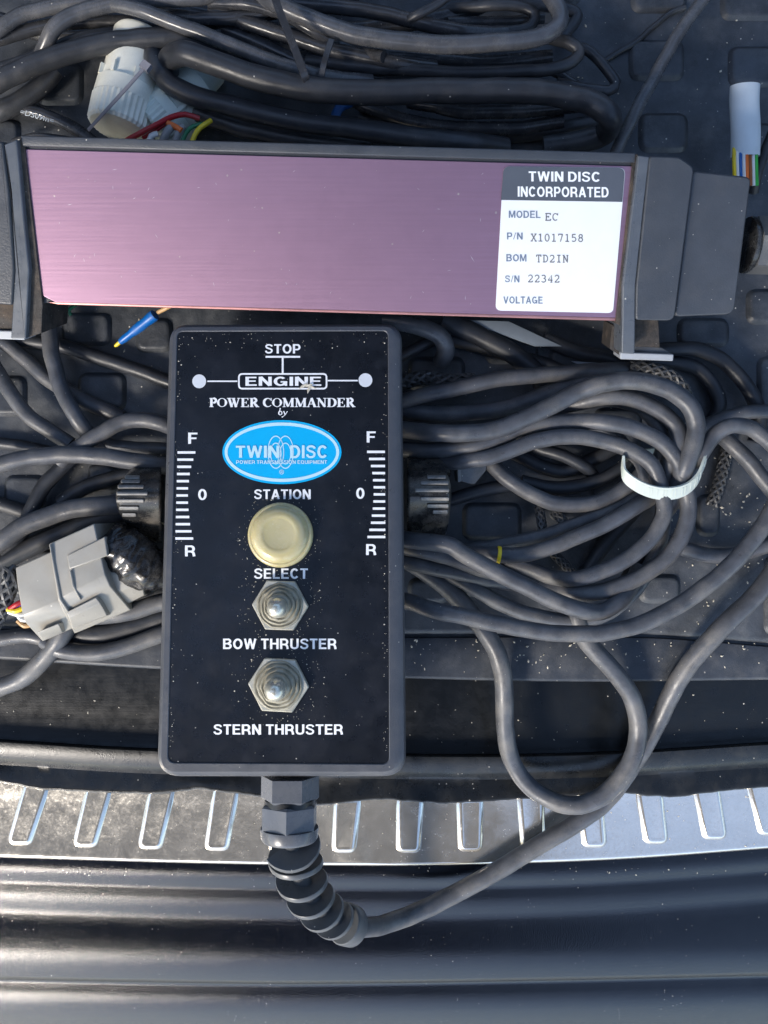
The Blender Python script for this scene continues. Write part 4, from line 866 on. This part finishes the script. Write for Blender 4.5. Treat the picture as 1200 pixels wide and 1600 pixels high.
# ------------------------------------------------------------------ round connectors, loose wires (top left)
GW = 'cream round connectors under the black cables'
def round_conn(p0, p1, r, m, label):
    a, b = W(*p0), W(*p1); ax = (b - a); Ln = ax.length; ax.normalize()
    t = thing('round_connector', (a + b) / 2, label, 'connector', GW)
    build('connector_body', *lathe(a, ax, [(r * .5, 0), (r * .82, 1), (r * .88, 6), (r * .9, Ln * .55), (r * .94, Ln * .6)], 40), M[m], t, angle=40)
    build('locking_collar', *lathe(a, ax, [(r * .9, Ln * .56), (r, Ln * .58), (r * 1.02, Ln * .74)], 72, cap=False), M[m], t, angle=30)
    build('ribbed_ring', *lathe(a, ax, [(r * 1.0, Ln * .74), (r * 1.0, Ln * .76), (r * .98, Ln * .97), (r * .9, Ln), (r * .3, Ln * 1.01)], 72, ribs=1, rib_h=1.8), M[m], t, angle=25)
    sxx = ax.cross(Vector((0, 0, 1))).normalized(); uu = sxx.cross(ax)
    for q_ in (-.5, .25, .9):
        d = (sxx * math.sin(q_) + uu * math.cos(q_)); build('locking_lug', *box(a + ax * Ln * .52 + d * r * .95, 5, 16, 6, sxx * math.cos(q_) - uu * math.sin(q_), ax, d), M[m], t, smooth=False)
    return t
round_conn((222, 56, 48), (186, 203, 58), 46, 'white_plastic', 'large cream round connector with ribbed ring left in the gap')
round_conn((318, 138, 30), (240, 205, 36), 44, 'teal_plastic', 'smaller pale ribbed connector with coloured wires beside it')
round_conn((330, 100, 20), (285, 150, 22), 34, 'teal_plastic', 'pale green connector half hidden between two thick black cables')
def wire(pts, r, m, label, cat='wire', name='loose_wire', group='loose coloured wires'): return cable(name, pts, r, m, label, group, pts[0][2], cat=cat, sides=8)
wire([(190, 224, 70), (215, 210, 84), (240, 198, 90), (268, 184, 90), (290, 180, 88), (312, 186, 80)], 4.2, 'red', 'thick red wire across the smaller pale connector')
wire([(222, 214, 76), (245, 202, 84), (262, 192, 84)], 3, 'red', 'thin red wire parallel under the thick red one')
wire([(262, 192, 88), (275, 198, 90), (284, 204, 90)], 4.5, 'orange', 'short orange wire end beside the red wires')
wire([(284, 226, 80), (292, 208, 84), (302, 198, 84), (320, 194, 76)], 3.6, 'green', 'dark green wire bending over the top of the pink unit')
wire([(300, 228, 84), (305, 212, 88), (314, 198, 88), (330, 188, 80)], 4.0, 'yellow', 'bright yellow wire rightmost of the loose wires')
wire([(252, 224, 80), (262, 205, 88), (268, 198, 86)], 6.5, 'grey', 'grey crimped wire end left of its pair')
wire([(274, 226, 80), (280, 208, 86), (286, 200, 84)], 6, 'grey', 'grey crimped wire end right of its pair')
wire([(232, 226, 78), (236, 212, 82), (246, 208, 82)], 5, 'white', 'white wire stub in front of the pale connector')
wire([(560, 152, 50), (530, 168, 46), (522, 185, 40)], 8, 'blue', 'blue wire piece glimpsed under the thickest black cable')
wire([(118, 478, 30), (108, 486, 24), (112, 494, 20)], 3, 'green', 'tiny green wire tip below the left of the pink unit')
# cut sleeve at the right
sl = thing('cut_sleeve', W(1165, 200, 60), 'cut white cable sleeve with coloured wires showing at the right edge', 'cable end')
P = catmull([W(1164, 134, 96), W(1163, 160, 92), W(1165, 205, 84), W(1164, 246, 78)], 5)
build('sleeve', *tube(P, 21, 24, .75, cap=False), M['sleeve_white'], sl, angle=60)
build('sleeve_lining', *tube(P, 19.3, 24, .72), M['pale_strip'], sl, angle=60)
for i, c_ in enumerate(('yellow', 'white', 'blue', 'white', 'orange', 'brown', 'white', 'lime')):
    x = 1147 + i * 4.9
    build('wire', *tube(catmull([W(x, 232, 84), W(x, 250, 92 - abs(i - 3.5)), W(x + 1, 290, 75)], 5), 2.7, 8), M[c_], sl)
# blue crimp
bcx = thing('butt_crimp', W(207, 512, 60), 'blue crimp sleeve with a yellow wire tip below the pink unit', 'crimp')
a, b = W(242, 492, 70), W(177, 543, 40)
ax = b - a; Ln = ax.length
build('crimp_sleeve', *lathe(a, ax, [(8, 0), (8.6, 4), (8, 12), (7.2, 18), (7.6, 30), (6.8, 44), (5.6, 52), (5.8, 64), (4.6, 72), (3.4, 74)], 20), M['blue'], bcx, angle=50)
build('wire_tip', *lathe(a, ax, [(3, 72), (2.8, 82), (1.4, 85)], 12), M['yellow'], bcx)
wire([(246, 488, 70), (262, 480, 80), (280, 470, 80)], 3.4, 'tan', 'tan wire entering the blue crimp from under the pink unit')

# ------------------------------------------------------------------ grey rectangular plug (left)
def loft_px(name, secs, m, parent, zb=10, angle=35):
    rings = []
    for s_ in secs:
        top = [W(*p) for p in s_]
        rings.append(top + [Vector((top[-1].x, top[-1].y, zb)), Vector((top[0].x, top[0].y, zb))])
    v, f = rings_mesh(rings); o = build(name, v, f, M[m], parent, angle=angle)
    bv = o.modifiers.new('bevel', 'BEVEL'); bv.width = 1.6 * S; bv.segments = 2; bv.limit_method = 'ANGLE'; bv.angle_limit = R(25)
    return o
plug = thing('wire_plug', W(120, 910, 40), 'grey rectangular multi-pin plug wrapped in tape left of the box', 'plug')
loft_px('plug_half', [[(24, 887, 104), (27, 915, 106), (35, 962, 106), (40, 974, 100), (66, 1002, 66)], [(82, 861, 108), (86, 890, 110), (96, 937, 110), (101, 950, 104), (122, 978, 66)]], 'plug', plug, 40)
loft_px('plug_housing', [[(76, 850, 116), (81, 880, 118), (90, 937, 118), (97, 952, 110), (116, 990, 62)], [(147, 818, 118), (153, 846, 120), (164, 898, 120), (172, 915, 112), (204, 953, 64)]], 'plug', plug, 30)
loft_px('housing_step', [[(104, 868, 122), (108, 890, 122)], [(164, 838, 124), (168, 868, 124)]], 'plug', plug, 100)
loft_px('plug_latch', [[(103, 957, 112), (108, 967, 108), (113, 983, 84)], [(150, 933, 114), (157, 942, 110), (168, 962, 84)]], 'plug', plug, 50)
loft_px('small_latch', [[(58, 988, 96), (61, 993, 92), (67, 1001, 76)], [(91, 974, 98), (94, 978, 94), (98, 988, 76)]], 'plug', plug, 50)
loft_px('seam_rib', [[(76, 851, 121), (92, 938, 121), (104, 956, 112)], [(79, 850, 121), (95, 937, 121), (107, 955, 112)]], 'plug', plug, 80)
loft_px('seam_rib', [[(108, 892, 123), (112, 915, 122), (124, 938, 116)], [(110.5, 891, 123), (114.5, 914, 122), (126.5, 937, 116)]], 'plug', plug, 80)
loft_px('plug_mate', [[(158, 868, 100), (168, 900, 102), (182, 925, 92), (198, 944, 66)], [(188, 866, 98), (208, 892, 100), (222, 910, 90), (226, 930, 64)]], 'plug', plug, 30)
rings = []
P = catmull([W(168, 838, 92), W(196, 860, 92), W(226, 884, 84), W(262, 890, 70)], 6)
v_, f_ = tube(catmull(P, 2.0), lambda t: 25 + 9 * math.sin(t * 3.0) + 2.4 * ((t * 7) % 1), 26, 0.8)
v_ = [p + Vector((noise.noise(p * .06), noise.noise(p * .06 + Vector((9, 0, 0))), noise.noise(p * .07 + Vector((0, 9, 0))))) * 5 for p in v_]
build('tape_wrap', v_, f_, M['tape'], plug, angle=80)
for k, (c_, pts) in enumerate((('red', [(34, 940, 84), (26, 944, 86), (14, 952, 80)]), ('yellow', [(36, 950, 82), (24, 955, 84), (12, 952, 80)]), ('white', [(38, 960, 80), (27, 960, 82), (14, 956, 78)]), ('purple', [(34, 945, 80), (22, 950, 80), (10, 950, 76)]),
                               ('tan', [(48, 976, 70), (38, 978, 72), (28, 970, 70)]), ('white', [(44, 968, 78), (34, 968, 80), (26, 958, 76)]))):
    build('wire', *tube(catmull([W(*p) for p in pts], 4), 3.6, 8), M[c_], plug)
def braid(pts, r, label, n_t=2.2):
    """braided loom: dark core with crossing threads standing proud"""
    P = catmull([W(*p) for p in pts], 3); L0 = sum((b_ - a_).length for a_, b_ in zip(P, P[1:]))
    t = thing('braided_sleeve', P[len(P) // 2], label, 'cable sleeve')
    build('sleeve_core', *tube(P, r * .86, 10), M['braid'], t)
    th = MB(); n = len(P)
    for k in range(10):
        sg = 1 if k % 2 else -1; q_ = []
        for i, p in enumerate(P):
            d = (P[min(i + 1, n - 1)] - P[max(i - 1, 0)]).normalized(); s_ = d.cross(Vector((0, 0, 1))).normalized(); u_ = s_.cross(d)
            a_ = sg * i * 3 / r * 0.75 + (k // 2) * 1.257
            q_.append(p + s_ * math.cos(a_) * r + u_ * math.sin(a_) * r)
        th.add(tube(q_, r * .30, 5))
    th.build('braid_threads', M['braid_light'], t, angle=60)
braid([(-25, 1000, 50), (-5, 965, 66), (8, 935, 78), (18, 905, 84), (16, 888, 80)], 10, 'frayed black braided sleeve at the left edge beside the grey plug')
braid([(625, 600, 30), (660, 590, 34), (695, 595, 36), (740, 594, 30)], 9, 'black braided sleeve emerging between the box and the top grey cable')
braid([(985, 572, 50), (1020, 577, 56), (1048, 588, 56), (1066, 606, 48), (1075, 625, 30)], 8, 'black braided sleeve arching over the top of the coil below the foot')
braid([(1140, 690, 8), (1132, 720, 10), (1125, 750, 10), (1112, 790, 8)], 7.5, 'black and white braided sleeve on the mat right of the white tie')
braid([(842, 792, 30), (846, 815, 36), (850, 845, 36)], 6, 'short braided sleeve hanging left of its pair in the coil gap')
braid([(866, 800, 34), (880, 815, 44), (892, 835, 46)], 6, 'short braided sleeve hanging right of its pair in the coil gap')
braid([(862, 862, 10), (880, 880, 12), (905, 905, 10)], 6, 'dim braided sleeve below the yellow ring mark')
# dark bracket between the right dial and the coil
br = thing('hook_bracket', W(735, 735, 40), 'dark steel hook bracket beside the right dial', 'bracket')
plb = Plane((700, 700, 70), (760, 700, 62), (700, 760, 60))
build('hook_plate', *prism(plb, rpoly([(716, 708), (762, 716), (760, 735), (741, 758), (718, 752)], 8, 5), 0, -6, 1.5), M['steel_dark'], br)
build('hook_flange', *prism(plb, rpoly([(713, 708), (720, 708), (722, 752), (715, 755)], 2, 2), 8, -10, 1.5), M['steel_dark'], br)
build('dial_rim', *lathe(W(699, 722, 40), Vector((1, 0, 0.1)), [(22, 0), (22, 4), (18, 5)], 24), M['knob'], br)
# pale strips below the unit
pls = Plane((0, 500, 34), (1000, 500, 34), (0, 600, 34))
tag(build('pale_strip', *prism(pls, [(722, 500), (795, 502), (878, 541), (836, 541)], 0, -3, .5), M['pale_strip']), 'pale flat strip slanting below the right half of the pink unit', 'strip')
tag(build('pale_strip', *prism(pls, [(893, 564), (940, 567), (948, 572), (905, 571)], 0, -3, .5), M['pale_strip']), 'tiny pale flat strip left of the right mounting foot', 'strip')
# crumbs of grit
def crumbs(name, regions, label):
    mb = MB()
    for x0, y0, x1, y1, z, n, sz in regions:
        for _ in range(n):
            x, y = random.uniform(x0, x1), random.uniform(y0, y1); zz = z(x, y) if callable(z) else z
            r = sz * random.uniform(.25, 1) ** 1.5; c = W(x, y, zz + r * .4); e = random.uniform(.5, 2.2); a_ = random.random() * 3.14
            v = [c + Vector((math.cos(a_) * dx * r * e - math.sin(a_) * dy * r, math.sin(a_) * dx * r * e + math.cos(a_) * dy * r, dz * r * .6)) for dx, dy, dz in ((1, 0, 0), (-.8, .3, .1), (0, 1, -.1), (.1, -.9, 0), (0, .1, 1), (0, 0, -1))]
            mb.add((v, [(0, 2, 4), (2, 1, 4), (1, 3, 4), (3, 0, 4), (2, 0, 5), (1, 2, 5), (3, 1, 5), (0, 3, 5)]))
    o = mb.build(name, M['crumb'], smooth=False); tag(o, label, None, None, 'stuff')
crumbs('grit', [(860, 0, 1200, 480, 0.3, 70, 2.2), (1040, 700, 1200, 985, 0.3, 110, 2.2), (640, 1000, 1200, 1055, -3, 110, 1.8), (0, 480, 260, 900, 0.3, 50, 2),
                (0, 1065, 245, 1150, -74, 30, 1.5), (640, 1065, 1200, 1165, -74, 45, 1.5), (0, 1245, 1200, 1330, ZC + .3, 170, 1.5),
                (0, 1355, 1200, 1368, -81, 60, 1.2), (0, 1440, 1200, 1470, -119, 90, 1.5)], 'light grit and crumbs scattered over mat, sill and bumper')
plg = MB()
for _ in range(560):
    # grit gathered round the nuts, button and frame edge of the panel
    ch_ = random.random()
    if ch_ < .55:
        cx, cy, rr = random.choice(((438, 946, 47), (436, 1070, 50), (438, 836, 53))); a_ = random.random() * 6.283; q_ = rr + abs(random.gauss(0, 12)); x, y = cx + math.cos(a_) * q_, cy + math.sin(a_) * q_
    elif ch_ < .8: x, y = random.choice((278, 605)) + random.gauss(0, 2) - (0), random.uniform(525, 1185); x += (-(y - 520) * .022 if x < 400 else 0); x = x + (4 if x < 400 else -4)
    else: x, y = random.uniform(285, 600), 521 + abs(random.gauss(0, 14))
    if ch_ > .8 and random.random() < .55: continue
    r = random.uniform(.3, .62) + (.5 if random.random() < .07 else 0); p = BP.hit(x, y, -1.0); u_, v_2 = BP.u, BP.v
    if not (262 < x < 608): continue
    plg.add(([p + u_ * r, p + v_2 * r, p - u_ * r * 1.3, p - v_2 * r, p + BP.n * r * .8], [(0, 1, 4), (1, 2, 4), (2, 3, 4), (3, 0, 4)]))
o = plg.build('panel_grit', M['crumb'], panel, smooth=False); o['kind'] = 'stuff'
# little dead insect wings on the ENGINE frame
iw = MB()
for dx, dy, a_ in ((0, 0, .2), (6, 2, -.5), (-7, 1, .6), (2, 5, 1.3)):
    c = BP.hit(481 + dx, 602 + dy, .2); u_ = BP.u * math.cos(a_) + BP.v * math.sin(a_); v_2 = -BP.u * math.sin(a_) + BP.v * math.cos(a_)
    iw.add(([c - u_ * 8, c - u_ * 2 + v_2 * 2, c + u_ * 8 + BP.n * 1.5, c - v_2 * 2], [(0, 1, 2, 3)]))
tag(iw.build('insect_wings', M['crumb'], smooth=False), 'scrap of dried insect wings stuck on the printed engine frame', 'debris')
